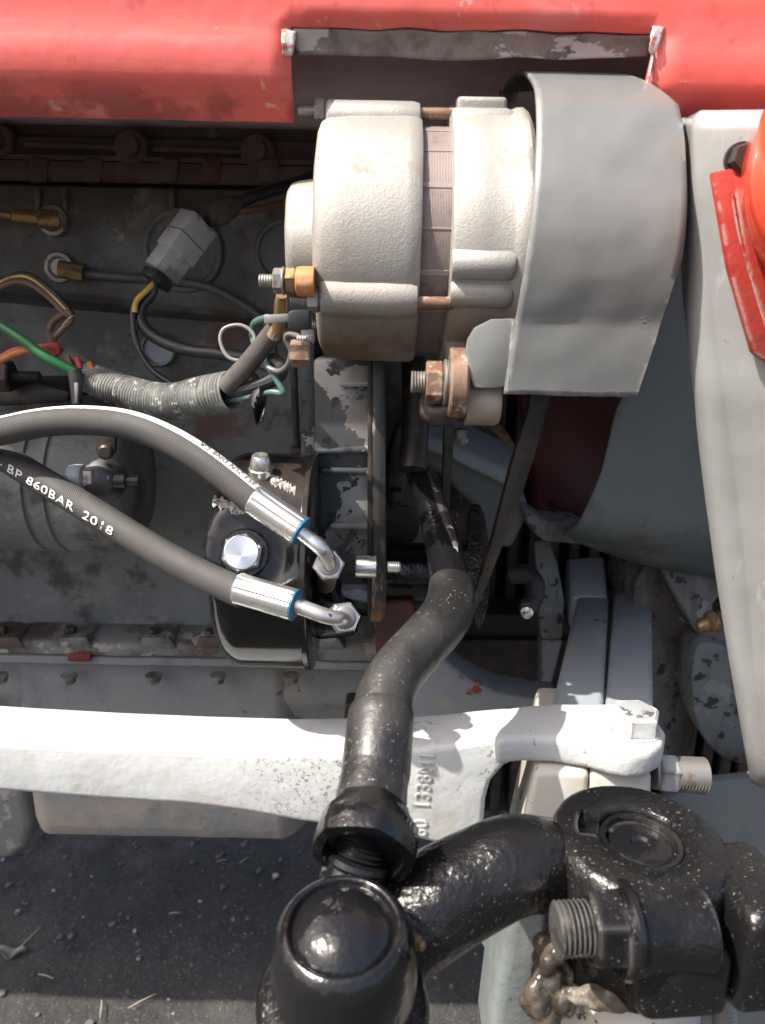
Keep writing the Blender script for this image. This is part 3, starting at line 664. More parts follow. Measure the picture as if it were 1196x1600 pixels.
# ------------------------------------------------------------------ pulley guard
def build_guard():
    th = Thing('pulley_guard', 'thick grey painted sheet guard curved over the alternator pulley', 'guard', (.09, .44, CZ - .04))
    gy, gz, gr = .44, CZ + .0276, .088
    n = 30
    def pt(s, q, off=0):      # s 0..1 left to right, q 0..1 bottom to top
        end = lerp(101, 98, s / .4) if s < .4 else lerp(98, 44, ((s - .4) / .6) ** 1.2)
        if q < .22:
            k = q / .22; z = lerp(-.0385, gz - CZ - math.sin(R(22)) * gr, k); y = lerp(.3615, gy - math.cos(R(22)) * gr, k)
            a = None; y += off
        else:
            a = lerp(-22, end, (q - .22) / .78); y = gy - math.cos(R(a)) * (gr - off); z = gz - CZ + math.sin(R(a)) * (gr - off)
        x0 = interp([(0, .0555), (.22, .0585), (.45, .0625), (.7, .0650), (.88, .0630), (1, .0600)], q)
        x1 = interp([(0, .1180), (.04, .1190), (.22, .1240), (.45, .1275), (.7, .1275), (1, .1275)], q)
        p = V((lerp(x0, x1, s), y, CZ + z))
        p.y += .0011 * nz(p, 26) + .0006 * nz(p, 70); p.z += .0005 * nz(p, 40, 2)
        if q == 0: p.z += .0006 * nz(p, 120, 4)
        return p
    bm = bmesh.new(); rows = []
    for i in range(61):
        q = i / 60; r = [pt(j / 24, q) for j in range(25)]
        e = r[-1]; k = pt(1, q, .004); r.append(k + X * .0022); k = pt(1, q, .018); r.append(k + X * .0030)
        rows.append(r)
    grid(bm, rows); solid(th.part('curved_sheet', bm, M['guard'], ang=60), .0022, -1)
    # folded side tab at lower left and the corner lug at the top left
    bm = ppx([(803, 498), (768, 499), (742, 512), (731, 530), (728, 552), (733, 585), (742, 606), (770, 607), (797, 604)], .3625, .0025, .0007, 2)
    rough_up(bm, .0003, 60); th.part('side_tab', bm, M['guard'])
    th.part('seam_bead', tube([Yp(804, 498, .361), Yp(799, 550, .3615), Yp(794, 606, .362)], .0010, 8), M['guard'])
    bm = bmesh.new()
    rows = []
    for i in range(8):
        s = i / 7; rows.append([pt(0, 1) + V((-.002 + .010 * j / 4 - .001 * s, .001 + .003 * s, -.001 - .012 * s * (1 - j / 5))) for j in range(5)])
    grid(bm, rows); solid(th.part('corner_lug', bm, M['guard']), .002)
    # pulley and fan behind the guard
    t2 = Thing('alternator_pulley', 'dark pulley with cooling fan hidden in the grey guard', 'pulley', (.09, AY, AZ))
    o = V((0, AY, AZ))
    t2.part('fan_disc', lathe(o, X, [(.0675, .012), (.0675, .058), (.069, .058), (.069, .012)], 48), M['darksteel'])
    t2.part('pulley_wheel', lathe(o, X, [(.075, .01), (.075, .036), (.077, .036), (.083, .027), (.089, .036), (.091, .036), (.091, .01)], 48), M['darksteel'])
    t2.part('shaft', lathe(o, X, [(.064, .0085), (.1, .0085)], 20), M['darksteel'])
build_guard()

# ------------------------------------------------------------------ drive belt, fan, front end clutter in the dark gap
def build_gap():
    belt = single('fan_belt', rough_up(ppx([(836, 560), (872, 560), (862, 620), (836, 715), (800, 820), (768, 900), (745, 955), (700, 955), (742, 930), (770, 840), (798, 730), (826, 640)], .455, .009, .0016), .0003, 60), M['darksteel'],
                  'worn brown drive belt slanting down out of the grey guard', 'belt', Yp(780, 955, .455))
    b2 = single('fan_belt', ppx([(698, 560), (712, 560), (711, 650), (703, 795), (690, 795), (695, 650)], .47, .009, .0012), M['rubber'], 'narrow black belt hanging straight down behind the mounting bolt', 'belt', Yp(700, 795, .47))
    th = Thing('crank_pulley', 'dusty brown pulley rim behind the slanting drive belt', 'pulley', Yp(700, 890, .66))
    c = Yp(690, 770, .66)
    th.part('pulley_face', lathe(c, -Yv + X * .25, [(-.03, .071), (.0, .071), (.003, .069), (.003, .060), (-.004, .057), (-.004, .02), (.004, .018), (.004, 0)], 64), M['bronze'])
    th.part('pulley_rim', lathe(c + V((0, .012, 0)), -Yv + X * .25, [(-.012, .066), (-.010, .077), (0, .079), (.003, .078), (.003, .066)], 64), M['brass'])
    t = Thing('pump_bracket', 'blue-grey cast arm sloping down behind the belts, dusted with black flecks', 'engine bracket', Yp(700, 820, .56))
    t.part('arm', rough_up(ppx([(640, 672), (690, 695), (720, 705), (812, 748), (830, 800), (800, 860), (760, 850), (738, 790), (690, 745), (640, 715)], .57, .05, .006, 3), .0006, 50), M['panelgrey'])
    t.part('arm_ledge', rough_up(prism([Yp(u, v, .552) for u, v in [(640, 668), (690, 690), (722, 702), (812, 744), (822, 775), (795, 766), (750, 742), (700, 718), (640, 698)]], (0, .05, .016), .004, 3), .0005, 60), M['axle'])
    t.part('arm_top', ppx([(650, 672), (702, 668), (706, 690), (660, 694)], .60, .03, .003), M['axle'])
    t.part('bolt', hexa(Yp(716, 700, .565), Z, .013, .008, lathe(Yp(716, 712, .565), Z, [(0, .0065), (.02, .006)], 14)), M['steel'])
    f = Thing('cooling_fan', 'black cooling fan with rounded blades in the dark gap', 'fan', Yp(745, 880, .55))
    def blade(pts, Y):
        out = loop2(pts, 5); return prism([Yp(p[0], p[1], Y) for p in out], (0, .002, 0), .0006, 1)
    f.part('blade', blade([(742, 788), (756, 800), (764, 860), (764, 940), (748, 985), (734, 930), (730, 850), (733, 800)], .52), M['gloss'])
    f.part('blade', blade([(600, 800), (625, 790), (650, 800), (655, 830), (640, 848), (605, 846)], .56), M['darksteel'])
    f.part('hub', lathe(Yp(612, 893, .54), X, [(-.02, .02), (.0, .022), (.03, .022), (.032, .018)], 32), M['gloss'])
    f.part('shaft', lathe(Yp(610, 822, .58), X, [(-.02, .012), (.018, .012), (.02, .008)], 28), M['rubber'])
    f.part('spinner', lathe(Yp(604, 945, .56), X, [(-.02, .014), (.05, .014)], 24), M['rubber'])
    r = Thing('backdrop', 'dark radiator added behind the fan to fill the gap with black', 'backdrop', (.22, .8, .4))  # added dark backing, stands in for the deep shade behind the gap
    for i in range(22): r.part('fin', rbox((.03 + i * .022, .80, .52), (.012, .03, .7), .002, 1), M['darksteel'])
    r.part('core', rbox((.27, .84, .52), (.62, .04, .74), .004), M['darksteel'])
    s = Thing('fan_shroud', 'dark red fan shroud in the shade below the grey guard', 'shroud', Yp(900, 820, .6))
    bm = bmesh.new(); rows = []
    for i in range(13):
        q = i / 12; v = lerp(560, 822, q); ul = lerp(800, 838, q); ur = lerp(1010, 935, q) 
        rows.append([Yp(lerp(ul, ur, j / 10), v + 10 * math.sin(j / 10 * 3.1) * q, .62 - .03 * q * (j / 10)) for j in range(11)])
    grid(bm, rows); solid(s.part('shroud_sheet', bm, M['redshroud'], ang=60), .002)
    s.part('shroud_foot', rough_up(ppx([(818, 792), (850, 812), (905, 815), (940, 835), (905, 852), (850, 848), (826, 826)], .55, .03, .004), .0006, 60), M['casting'])
    single('side_strut', tube([T(650, 560, .47), T(650, 640, .47), T(645, 735, .46)], [.009, .0085, .0085], 18), M['darksteel'], 'thick black tube hanging behind the alternator mounting bolt', 'tube', T(645, 735, .46))
    c = Thing('inner_cover', 'scratched oily cover plate between timing case and black tube', 'plate', T(625, 760, .55))
    c.part('plate', rough_up(ppx([(604, 720), (622, 660), (640, 700), (634, 780), (620, 800), (604, 790)], .55, .03, .003), .0006, 60), M['darksteel'])
    c.part('bolt', hexa(T(610, 775, .53), X, .011, .008), M['darksteel'])
    single('mounting_block', rough_up(ppx([(586, 942), (640, 938), (648, 950), (646, 1052), (588, 1040)], .52, .08, .004, 3), .0005, 60), M['redblock'], 'dirty red oxide mounting block beside the black pump', 'block', Yp(615, 1045, .52))
build_gap()

# ------------------------------------------------------------------ grey side panel and right bracket, lamp
def build_right():
    th = Thing('radiator_side_panel', 'shaded blue-grey sheet panel curling under, right of the pulley guard', 'panel', Yp(1050, 890, .5))
    L = [(0, 1010, 150), (.18, 1058, 300), (.45, 1012, 500), (.58, 982, 600), (.64, 962, 640), (.78, 938, 740), (.9, 905, 815), (1, 880, 835)]
    bm = bmesh.new(); rows = []
    N = 44
    for i in range(N + 1):
        q = i / N; row = []
        ul = interp([(a, b) for a, b, c in L], q); vl = interp([(a, c) for a, b, c in L], q)
        vr = lerp(150, 905, q); roll = max(0, (q - .86) / .14)
        for j in range(15):
            s = j / 14; u = lerp(ul, 1170, s); v = lerp(vl, vr, s ** .9) + 10 * math.sin(s * math.pi) * q
            Y = .505 + .02 * s - .012 * math.sin(math.pi * min(1, q)) + .05 * roll ** 2
            p = Yp(u, v, Y); p.y += .0022 * nz(p, 12) + .0008 * nz(p, 40); row.append(p)
        rows.append(row)
    k = rows[-1]
    rows.append([p + V((0, .02, .006)) for p in k]); rows.append([p + V((0, .06, .012)) for p in k])
    grid(bm, rows); solid(th.part('curled_sheet', bm, M['panelgrey'], ang=70), .002)
    # right hand channel bracket
    b = Thing('front_bracket', 'scuffed pale grey steel channel standing upright at the right edge', 'bracket', Yp(1190, 1225, .36))
    A = [(150, 1062), (300, 1066), (480, 1078), (560, 1088), (700, 1104), (890, 1128), (1050, 1152), (1222, 1182)]
    B = [(150, 1092), (300, 1086), (480, 1081), (560, 1087), (700, 1102), (890, 1127), (1050, 1152), (1222, 1181)]
    C = [(150, 1102), (300, 1102), (480, 1118), (600, 1134), (750, 1154), (890, 1170), (1050, 1184), (1222, 1206)]
    rows = []
    vs = [184, 187, 196] + [205 + i * 21 for i in range(47)] + [1200, 1212, 1219, 1222]
    for v in vs:
        a, bb, c = interp(A, v), interp(B, v), interp(C, v)
        y0 = interp([(150, .352), (600, .355), (1222, .375)], v)
        if v < 196: y0 += (196 - v) * .0004
        if v > 1200: y0 += (v - 1200) * .0003
        row = [Yp(a + 2, v, y0 + .055), Yp(a, v, y0 + .05), Yp(bb, v, y0 + .016)]
        for i in range(1, 7):
            s = i / 6; ang = s * math.pi / 2
            row.append(Yp(lerp(bb, c, s), v, y0 + .006 + .010 * (1 - s) ** 3 - .003 * max(0, s - .75)))
        for i in range(1, 7): row.append(Yp(lerp(c, 1420, i / 6), v, y0 + .004 - .042 * i / 6))
        for p in row: p.y += .0009 * nz(p, 20) + .0005 * nz(p, 55)
        rows.append(row)
    top = [p + V((0, .04 if p.y < .385 else .004, .003)) for p in rows[0]]
    rows.insert(0, top)
    bot = [p + V((0, .012 if p.y < .40 else .002, -.001)) for p in rows[-1]]; rows.append(bot)
    bm = bmesh.new(); grid(bm, rows); solid(b.part('channel', bm, M['bracket'], ang=60), .003)
    w_ = Thing('lamp_bracket', 'chipped red welded plate behind the orange-red lamp', 'bracket', Yp(1180, 560, .335))
    pl = w_.part('plate', rough_up(ppx([(1114, 268), (1150, 262), (1185, 270), (1290, 300), (1290, 620), (1212, 575), (1178, 552), (1140, 420)], .3400, .005, .0012), .0003, 50), M['redweld'])
    w_.part('weld_bead', tube([Yp(1143, 300, .3395), Yp(1156, 370, .3395), Yp(1176, 440, .3395), Yp(1200, 520, .3395)], .0006, 6), M['redweld'])
    w_.part('upright', ppx([(1146, 275), (1230, 285), (1290, 600), (1196, 510), (1165, 400)], .3390, .002, .0006), M['redweld'])
    w_.part('bolt', hexa(Yp(1156, 250, .344), -Yv, .0105, .007, lathe(Yp(1156, 250, .344), -Yv, [(0, .0068), (.002, .0068)], 20)), M['darksteel'])
    l = Thing('work_lamp', 'glossy orange-red lamp shell cut by the right edge', 'lamp', Yp(1389, 258, .27))
    c = T(1416, 256, .288); ax = V((-.1, -1, .15)).normalized()
    l.part('shell', lathe(c, ax, [(-.05, .030), (-.035, .045), (-.018, .0535), (0, .0562), (.006, .0555), (.012, .052), (.014, .046), (.012, .04), (.012, 0)], 72), M['lamp'])
    l.part('lens', lathe(c + ax * .0125, ax, [(0, .042), (.004, .038), (.006, .02), (.0065, 0)], 48), M['lamp'])
build_right()

# ------------------------------------------------------------------ power steering pump can
PC = V((0, .430, CZ - .145)); PR = .062
def build_pump():
    th = Thing('steering_pump', 'gloss black round steering pump reservoir with a bright hex bolt', 'pump', PC + V((-.06, 0, -PR)))
    x0, x1 = -.0915, -.0435
    a0 = R(21); nrm = V((0, -math.cos(a0), math.sin(a0)))
    bc = V((T(377, 850, .385).x, PC.y, PC.z)) + nrm * (PR - .0042)
    def surf(x, a, r=PR, off=0):
        p = V((x, PC.y - math.cos(a) * r, PC.z + math.sin(a) * r * 1.0))
        d = p - bc; rho = (d - nrm * d.dot(nrm)).length
        if d.dot(nrm) > -.03 and rho < .034:
            k = max(0, min(1, (rho - .019) / .013)); k = k * k * (3 - 2 * k)
            hgt = d.dot(nrm); tgt = -.0008 + .0006 * math.cos(rho * 180)
            p = p - nrm * (hgt - tgt) * (1 - k)
        if off:
            p = p + V((0, -math.cos(a), math.sin(a))) * off
        return p
    prof = [(x0 + .0005, .012), (x0, .04), (x0 + .0012, .052), (x0 + .004, .0575), (x0 + .008, .0605), (x0 + .013, PR)] + [(lerp(x0 + .014, x1, i / 26), PR) for i in range(1, 27)] + [(x1 + .0012, PR * 1.0), (x1 + .002, PR + .0022), (x1 + .0045, PR + .0022), (x1 + .0055, PR + .001), (x1 + .0055, .03)]
    n = 140; rows = [[surf(x, 2 * math.pi * k / n, r) for k in range(n)] for x, r in prof]
    bm = bmesh.new(); grid(bm, rows, cu=True, cap0=True, cap1=True)
    can = th.part('can', bm, M['can'], ang=45)
    bo = th.part('hex_bolt', lathe(bc + nrm * -.001, nrm, [(0, .0130), (.0012, .0130), (.002, .012)], 28), M['gloss'])
    hd = hexa(bc + nrm * .001, nrm, .0188, .0076, rot=.35)
    lathe(bc + nrm * .0086, nrm, [(-.001, .0090), (.0002, .0089), (.0005, .0084), (.0006, .0083), (.0007, .004), (.00075, 0)], 40, hd)
    th.part('bolt_head', hd, M['turned'], parent=bo, origin=bc)
    c = T(408, 724, .412)
    cap = th.part('filler_cap', lathe(c + V((0, 0, -.004)), Z + V((0, -.25, 0)), [(-.004, .0066), (.0015, .0066), (.002, .0059), (.0030, .0059), (.0088, .0044), (.0092, .0040), (.0092, .0012), (.0086, 0)], 28), M['zinc'])
    # gritty dust crusts on the can, drawn pale as a sunlit band
    def crust(name, xa, xb, aa, ab, seed):
        bm = bmesh.new(); rows = []
        for i in range(9):
            row = []
            for j in range(41):
                s = j / 40; x = lerp(xa, xb, s); w_ = .55 + .45 * nz((j, seed, 0), .45) + .35 * nz((j, seed, 3), 1.3)
                mid = lerp(aa, ab, s); a = R(mid + (i / 8 - .5) * 11 * max(.25, w_))
                row.append(surf(x, a, off=.0006 * math.sin(math.pi * i / 8) + .0003 * nz((i, j, seed), 1.7)))
            rows.append(row)
        grid(bm, rows); th.part(name, bm, M['dust_edge'], parent=can, kind='stuff')
    crust('dust', -.0885, -.052, 47, 38, 1)
    crust('dust', -.060, -.046, 62, 54, 5)
    for u, v, s in ((476, 775, 3), (505, 905, 2)): pass
build_pump()

# ------------------------------------------------------------------ hydraulic hoses
def build_hoses():
    def hose(name, label, pts, r, fer, tubepts, nutpos, nutax, label_txt, upside, seed):
        th = Thing('hydraulic_hose', label, 'hose', pts[-1], 'hydraulic hoses to the pump')
        sw = Sweep(pts, r, 14); bm = bmesh.new(); sw.mesh(bm, 36)
        hs = th.part('hose_body', bm, M['hose'], ang=60)
        fa, fb = fer; ax = (fb - fa).normalized(); L = (fb - fa).length
        def flute(h, a): return 1 - .075 * math.exp(-((((a * 8 / (2 * math.pi)) % 1) - .5) / .10) ** 2) if .0015 < h < L - .001 else 1
        fe = th.part('ferrule', lathe(fa, ax, [(0, .0070), (.0002, .0077), (.0008, .0080), (.003, .0078), (L * .5, .0077), (L - .002, .0078), (L - .0004, .0076), (L, .0062)], 160, rf=flute), M['zinc'], ang=30)
        th.part('seal_ring', lathe(fb, ax, [(-.0002, .0076), (.0001, .0079), (.0007, .0079), (.0009, .0075), (.0009, .004)], 40), M['blue'], parent=fe)
        th.part('steel_tube', tube(tubepts, [.0038] * (len(tubepts) - 1) + [.0037], 24, 10), M['zincworn'] if upside else M['zinc'])
        nx = nutax.normalized()
        nt_ = th.part('union_nut', hexa(nutpos - nx * .004, nx, .0140, .0062, rot=.15 + seed), M['zinc'])
        th.part('adapter', lathe(nutpos - nx * .0042, -nx, [(0, .0066), (.006, .0066), (.0065, .0055), (.062, .0055)], 24), M['steel'])
        th.part('nut_collar', lathe(nutpos + nx * .0022, nx, [(0, .0056), (.0010, .0056), (.0016, .0046)], 26), M['steel'], parent=nt_)
        return th, sw, hs
    r = .0076
    up_pts = [T(-130, 690, .415), T(-60, 686, .412), T(0, 674, .408), T(65, 661, .404), T(130, 657, .400), T(200, 664, .395), T(265, 688, .390), T(330, 728, .385), T(405, 787, .379)]
    th, sw, hs = hose('upper', 'upper arched braided hose with a white printed stripe along its top', up_pts, r,
                      (T(398, 780, .379), T(470, 830, .374)), [T(462, 825, .374), T(480, 839, .374), T(503, 858, .374), T(514, 876, .380), T(514, 892, .392)], T(514, 883, .387), V((.1, -1, .55)), '', False, 1)
    # which angle of the hose looks where the stripe is: pick angle by world direction
    def ang_for(sw, l, d):
        i = min(range(len(sw.L)), key=lambda k: abs(sw.L[k] - l)); x, y, z = sw.fr[i]
        d = (d - z * d.dot(z)); return math.atan2(d.dot(y), d.dot(x))
    Lt = sw.L[-1]
    # stripe
    bm = bmesh.new(); rows = []
    for i in range(121):
        l = lerp(.0, Lt - .004, i / 120); a = ang_for(sw, l, V((0, -.12, 1)))
        rows.append([sw.at(l, a + .33 * (k / 6 - .5) * 2 + .015 * nz((i, k, 0), 1.1), .00012) for k in range(7)])
    grid(bm, rows); solid(th.part('printed_stripe', bm, M['white_print'], parent=hs, ang=60), .0002)
    lend = Lt - .006
    def place_up(x, y, z):
        l = lend - x; a = ang_for(sw, l, V((0, -.12, 1)))
        p1, p2 = sw.at(l, a + y / r, .00045), None
        return p1
    # sign: y up in text must point towards the camera-side edge (text reads upside down)
    def place_up2(x, y, z):
        l = lend - x; a = ang_for(sw, l, V((0, -.12, 1)))
        pa, pb = sw.at(l, a + .05), sw.at(l, a - .05)
        sgn = 1 if pa.y < pb.y else -1
        return sw.at(l, a + sgn * y / r, .00045)
    bm = text_bm('853 2SN DN8 CA', .0042, place_up2, space=1.15)
    th.part('lettering', bm, M['dark_print'], parent=hs, label='dark upside-down hose print', ang=60)
    lo_pts = [T(-150, 655, .440), T(-60, 682, .435), T(0, 711, .430), T(50, 741, .424), T(100, 771, .418), T(150, 802, .411), T(200, 833, .405), T(260, 869, .398), T(320, 900, .390), T(382, 928, .382)]
    th2, sw2, hs2 = hose('lower', 'lower straight braided hose with white pressure lettering along its side', lo_pts, r,
                         (T(372, 919, .380), T(461, 945, .372)), [T(455, 943, .373), T(480, 952, .372), T(508, 962, .372), T(530, 966, .376), T(543, 966, .388)], T(538, 965, .383), V((.25, -1, .35)), '', True, 2)
    l0 = min(range(len(sw2.L)), key=lambda k: (sw2.c[k] - T(14, 720, .43)).length); l0 = sw2.L[l0]
    l1 = min(range(len(sw2.L)), key=lambda k: (sw2.c[k] - T(190, 826, .405)).length); l1 = sw2.L[l1]
    def place_lo(x, y, z):
        l = l0 + x; a = ang_for(sw2, l, V((-.12, -1, -.05)))
        pa, pb = sw2.at(l, a + .05), sw2.at(l, a - .05)
        sgn = 1 if pa.z > pb.z else -1
        return sw2.at(l, a + sgn * y / r, .00022)
    bm = text_bm('– BP 860BAR  2018', .0066, lambda x, y, z: V((x, y, z)), space=1.05, shear=0)
    wd = max(v.co.x for v in bm.verts); f = (l1 - l0) / wd
    for v in bm.verts: v.co = place_lo(v.co.x * f, v.co.y, 0)
    solid(th2.part('lettering', bm, M['white_print'], parent=hs2, label='white printed hose rating', ang=60), .0001)
build_hoses()

# ------------------------------------------------------------------ starter motor
def build_starter():
    th = Thing('starter_motor', 'grey cylindrical starter motor with grooves behind the two hoses', 'starter motor', Yp(60, 870, .51))
    c = Yp(100, 752, .525); c.x = 0; r = .049
    xe = Yp(196, 760, .49).x
    def xa(u): return Yp(u, 780, .478).x
    pr = [(XL + .1, r)]
    for u in (40, 74):
        x = xa(u); pr += [(x - .002, r), (x - .001, r - .0018), (x + .001, r - .0018), (x + .002, r)]
    pr = [(XL + .1, .02)] + pr + [(xe - .016, r), (xe - .010, r - .001), (xe - .004, r - .006), (xe, r - .014), (xe, .02), (xe, 0)]
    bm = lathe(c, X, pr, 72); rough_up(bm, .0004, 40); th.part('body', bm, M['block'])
    p = T(118, 745, .43)
    b = th.part('terminal_boss', lathe(p, X, [(-.004, .006), (0, .0072), (.005, .0072), (.006, .006)], 20), M['axle'])
    th.part('nut', hexa(p + X * .006, X, .0115, .0055), M['steel'], parent=b)
    th.part('thread', thread(p + X * .0115, X, .0036, .009), M['steel'], parent=b)
    th.part('terminal_cap', lathe(T(165, 750, .435), V((.3, -1, .2)), [(-.012, .011), (0, .0125), (.004, .012), (.007, .009), (.009, .004), (.009, 0)], 24), M['blackplastic'])
    th.part('terminal_pin', lathe(T(192, 751, .43), X, [(-.004, .0042), (.002, .0042), (.0022, .0025), (.009, .0025)], 14), M['blackplastic'])
    th.part('strap', ppx([(147, 668), (180, 668), (181, 705), (172, 716), (156, 716), (148, 705)], .43, .004, .0012), M['darksteel'])
    th.part('strap_bolt', lathe(T(166, 706, .425), -Yv, [(0, .0045), (.002, .0042), (.003, .003), (.003, 0)], 18), M['darksteel'])
build_starter()

# ------------------------------------------------------------------ wiring
def build_wiring():
    th = Thing('wiring_conduit', 'dusty grey corrugated conduit sagging above the hoses with wires inside', 'conduit', T(250, 640, .43))
    pts = [T(136, 588, .455), T(165, 600, .45), T(200, 613, .444), T(240, 624, .436), T(275, 627, .428), T(315, 620, .418), T(360, 612, .410)]
    sw = Sweep(pts, [.0085, .0092, .0094, .0096, .0100, .0106, .0108], 48)
    bm = bmesh.new(); sw.mesh(bm, 28, caps=False, rf=lambda s, a: 1 + .045 * math.sin(2 * math.pi * s / .0021))
    solid(th.part('corrugated_sleeve', bm, M['conduit'], ang=60), .0012)
    def wire(pts, r, m, name='wire', n=10): return th.part(name, tube(pts, r, n, 10), M[m])
    wire([T(330, 612, .418), T(350, 602, .408), T(372, 588, .402)], .0028, 'wire_brown')
    wire([T(320, 618, .42), T(370, 610, .405), T(410, 600, .398), T(436, 588, .394), T(440, 572, .392), T(425, 560, .395)], .0035, 'wire_black')
    wire([T(330, 630, .42), T(380, 622, .404), T(420, 613, .397), T(440, 614, .393), T(440, 606, .392), T(415, 565, .392)], .0017, 'wire_teal')
    wire([T(335, 634, .42), T(372, 624, .407), T(400, 612, .402), T(404, 598, .40), T(396, 585, .398)], .0016, 'wire_black')
    th.part('heat_sleeve', tube([T(352, 606, .404), T(385, 572, .396), T(415, 535, .388), T(433, 514, .382)], [.0052, .0054, .0052, .0056], 20, 8, sq=(1, .8)), M['loomtape'])
    th.part('cable_lug', tube([T(433, 520, .38), T(437, 500, .372), T(439, 478, .366), T(440, 462, .362)], [.0032, .0030, .0032, .0026], 12), M['brass'])
    th.part('bare_strands', tube([T(428, 525, .381), T(436, 508, .376)], [.0036, .0028], 10), M['rust'])
    wire([T(396, 565, .40), T(360, 560, .40), T(345, 535, .40), T(350, 514, .40), T(375, 508, .40), T(395, 520, .40), T(400, 540, .40)], .0010, 'wire_pale')
    wire([T(400, 540, .40), T(395, 525, .405), T(398, 505, .40), T(415, 497, .385), T(420, 497, .378)], .0018, 'wire_teal')
    wire([T(420, 575, .39), T(436, 580, .386), T(450, 570, .38), T(455, 548, .376), T(447, 530, .374), T(452, 522, .372), T(468, 526, .37)], .0014, 'wire_grey')
    # tape tail
    bm = bmesh.new(); rows = []
    for i in range(9):
        s = i / 8
        rows.append([T(lerp(388, 403, s) + lerp(-6, 32, j / 5) * (1 - .75 * s), lerp(600, 662, s) - 6 * (j / 5) * (1 - s) + 3 * math.sin(j + i), .398 + .004 * math.sin(i * .9 + j)) for j in range(6)])
    grid(bm, rows); solid(th.part('tape_tail', bm, M['blackplastic'], ang=60), .0005)
    # taped loom at left and its wires
    lm = Thing('wiring_loom', 'taped loom with orange and black wires feeding the conduit at left', 'wiring', T(110, 570, .46))
    def w2(pts, r, m): return lm.part('wire', tube(pts, r, 10, 10), M[m])
    lm.part('tape_wrap', tube([T(88, 548, .46), T(112, 564, .458), T(140, 582, .455)], [.0055, .0075, .0068], 18), M['loomtape'])
    for u, v, m in ((110, 566, 'wire_brown'), (124, 568, 'wire_red'), (144, 575, 'wire_orange')):
        lm.part('wire_end', tube([T(u - 4, v - 9, .447), T(u + 2, v + 8, .447)], .0018, 8), M[m])
    w2([T(-70, 590, .45), T(0, 560, .448), T(25, 548, .447), T(60, 543, .447), T(88, 541, .45), T(90, 552, .452)], .0021, 'wire_red')
    w2([T(-70, 597, .449), T(0, 564, .446), T(25, 552, .445), T(60, 545, .446), T(84, 546, .452), T(86, 556, .455)], .0018, 'wire_orange')
    for k, (m, o) in enumerate((('wire_black', 0), ('wire_yellow', 4), ('wire_black', 9), ('wire_brown', 13))):
        w2([T(-60, 470 + o, .49), T(0, 440 + o * .7, .485), T(25, 430 + o * .8, .482), T(48, 431 + o, .48), T(75, 450 + o, .478), T(100, 475 + o, .476), T(112, 492 + o * .5, .475), T(98, 510 + o * .4, .475), T(82, 530 + o * .4, .474), T(92, 556, .470)], .0019, m)
    w2([T(112, 485, .475), T(86, 500, .478), T(78, 520, .478), T(90, 552, .465)], .0024, 'wire_brown')
    gw = single('earth_wire', tube([T(-70, 470, .44), T(0, 508, .437), T(40, 534, .436), T(75, 560, .437), T(116, 582, .442)], [.0026, .0026, .0028, .0030, .0034], 14, 10), M['wire_green'], 'bright green wire crossing in front of the taped loom', 'wire', T(116, 582, .442))
    sp = Thing('spade_connector', 'small black sleeved push-on connector where the green wire ends', 'connector', T(118, 610, .44))
    sp.part('sleeve', tube([T(117, 580, .441), T(119, 600, .441), T(120, 632, .442)], [.0042, .0036, .0026], 14), M['blackplastic'])
    sp.part('blade', ppx([(116, 598), (122, 598), (122, 630), (117, 630)], .425, .001, .0003), M['steel'])
    # plug and socket housing
    pg = Thing('plug_connector', 'dirty white plastic plug connector with tail wires beside the bearing cap', 'connector', T(280, 390, .47))
    a, b = T(250, 430, .47), T(312, 345, .475); ax = (b - a).normalized(); vw = ray(280, 390).normalized()
    sd = ax.cross(vw).normalized(); nn = sd.cross(ax).normalized()
    if nn.y > 0: nn = -nn
    sd2 = (sd * .82 + nn * .45).normalized(); n2 = ax.cross(sd2).normalized()
    if n2.y > 0: n2 = -n2
    L = (b - a).length
    def bx(c, lx, wy, hz, m, nm, bev=.0008): return pg.part(nm, rbox(c, (wy, hz, lx), bev, 2, (sd2, -n2, ax)), M[m])
    bx(a + ax * L * .68, L * .62, .0205, .0165, 'plug', 'socket_half')
    bx(a + ax * L * .21, L * .36, .0182, .0145, 'plug', 'plug_half')
    bx(a - ax * .003, .006, .0160, .0125, 'blackplastic', 'plug_shroud')
    bx(a + ax * L * .38 + n2 * .0078, .006, .005, .002, 'plug', 'latch', .0004)
    bx(a + ax * L * .385, .0009, .0186, .0148, 'blackplastic', 'seam', .0001)
    bx(a + ax * L * .66 + n2 * .0001, .0006, .0207, .0167, 'blackplastic', 'seam', .0001)
    for k, (m, d, r) in enumerate((('wire_black', -.004, .0018), ('wire_yellow', -.001, .0017), ('wire_black', .003, .0022))):
        s0 = a + sd2 * d - ax * .002
        if k == 0: pts = [s0, T(236, 450, .465), T(212, 475, .462), T(208, 500, .462), T(215, 540, .462), T(240, 580, .462), T(290, 612, .46)]
        elif k == 1: pts = [s0, T(232, 452, .463), T(214, 470, .46), T(211, 488, .461)]
        else: pts = [s0, T(240, 458, .466), T(222, 480, .466), T(222, 505, .466), T(245, 528, .466), T(290, 546, .462), T(340, 552, .456), T(390, 560, .445), T(430, 575, .43)]
        pg.part('wire', tube(pts, r if k < 2 else [.002, .0024, .003, .0036, .0038, .0038, .0038, .0038, .0038], 12, 10), M[m])
    pg.part('wire', tube([T(213, 500, .463), T(216, 545, .463), T(232, 568, .463), T(248, 572, .463)], .0011, 8), M['wire_black'])
    pg.part('tape_wrap', tube([T(322, 338, .478), T(345, 330, .482), T(372, 318, .488)], [.007, .0085, .005], 16), M['loomtape'])
    pg.part('wire', tube([T(360, 325, .486), T(400, 305, .49), T(450, 290, .50), T(500, 270, .52)], .0038, 12), M['wire_black'])
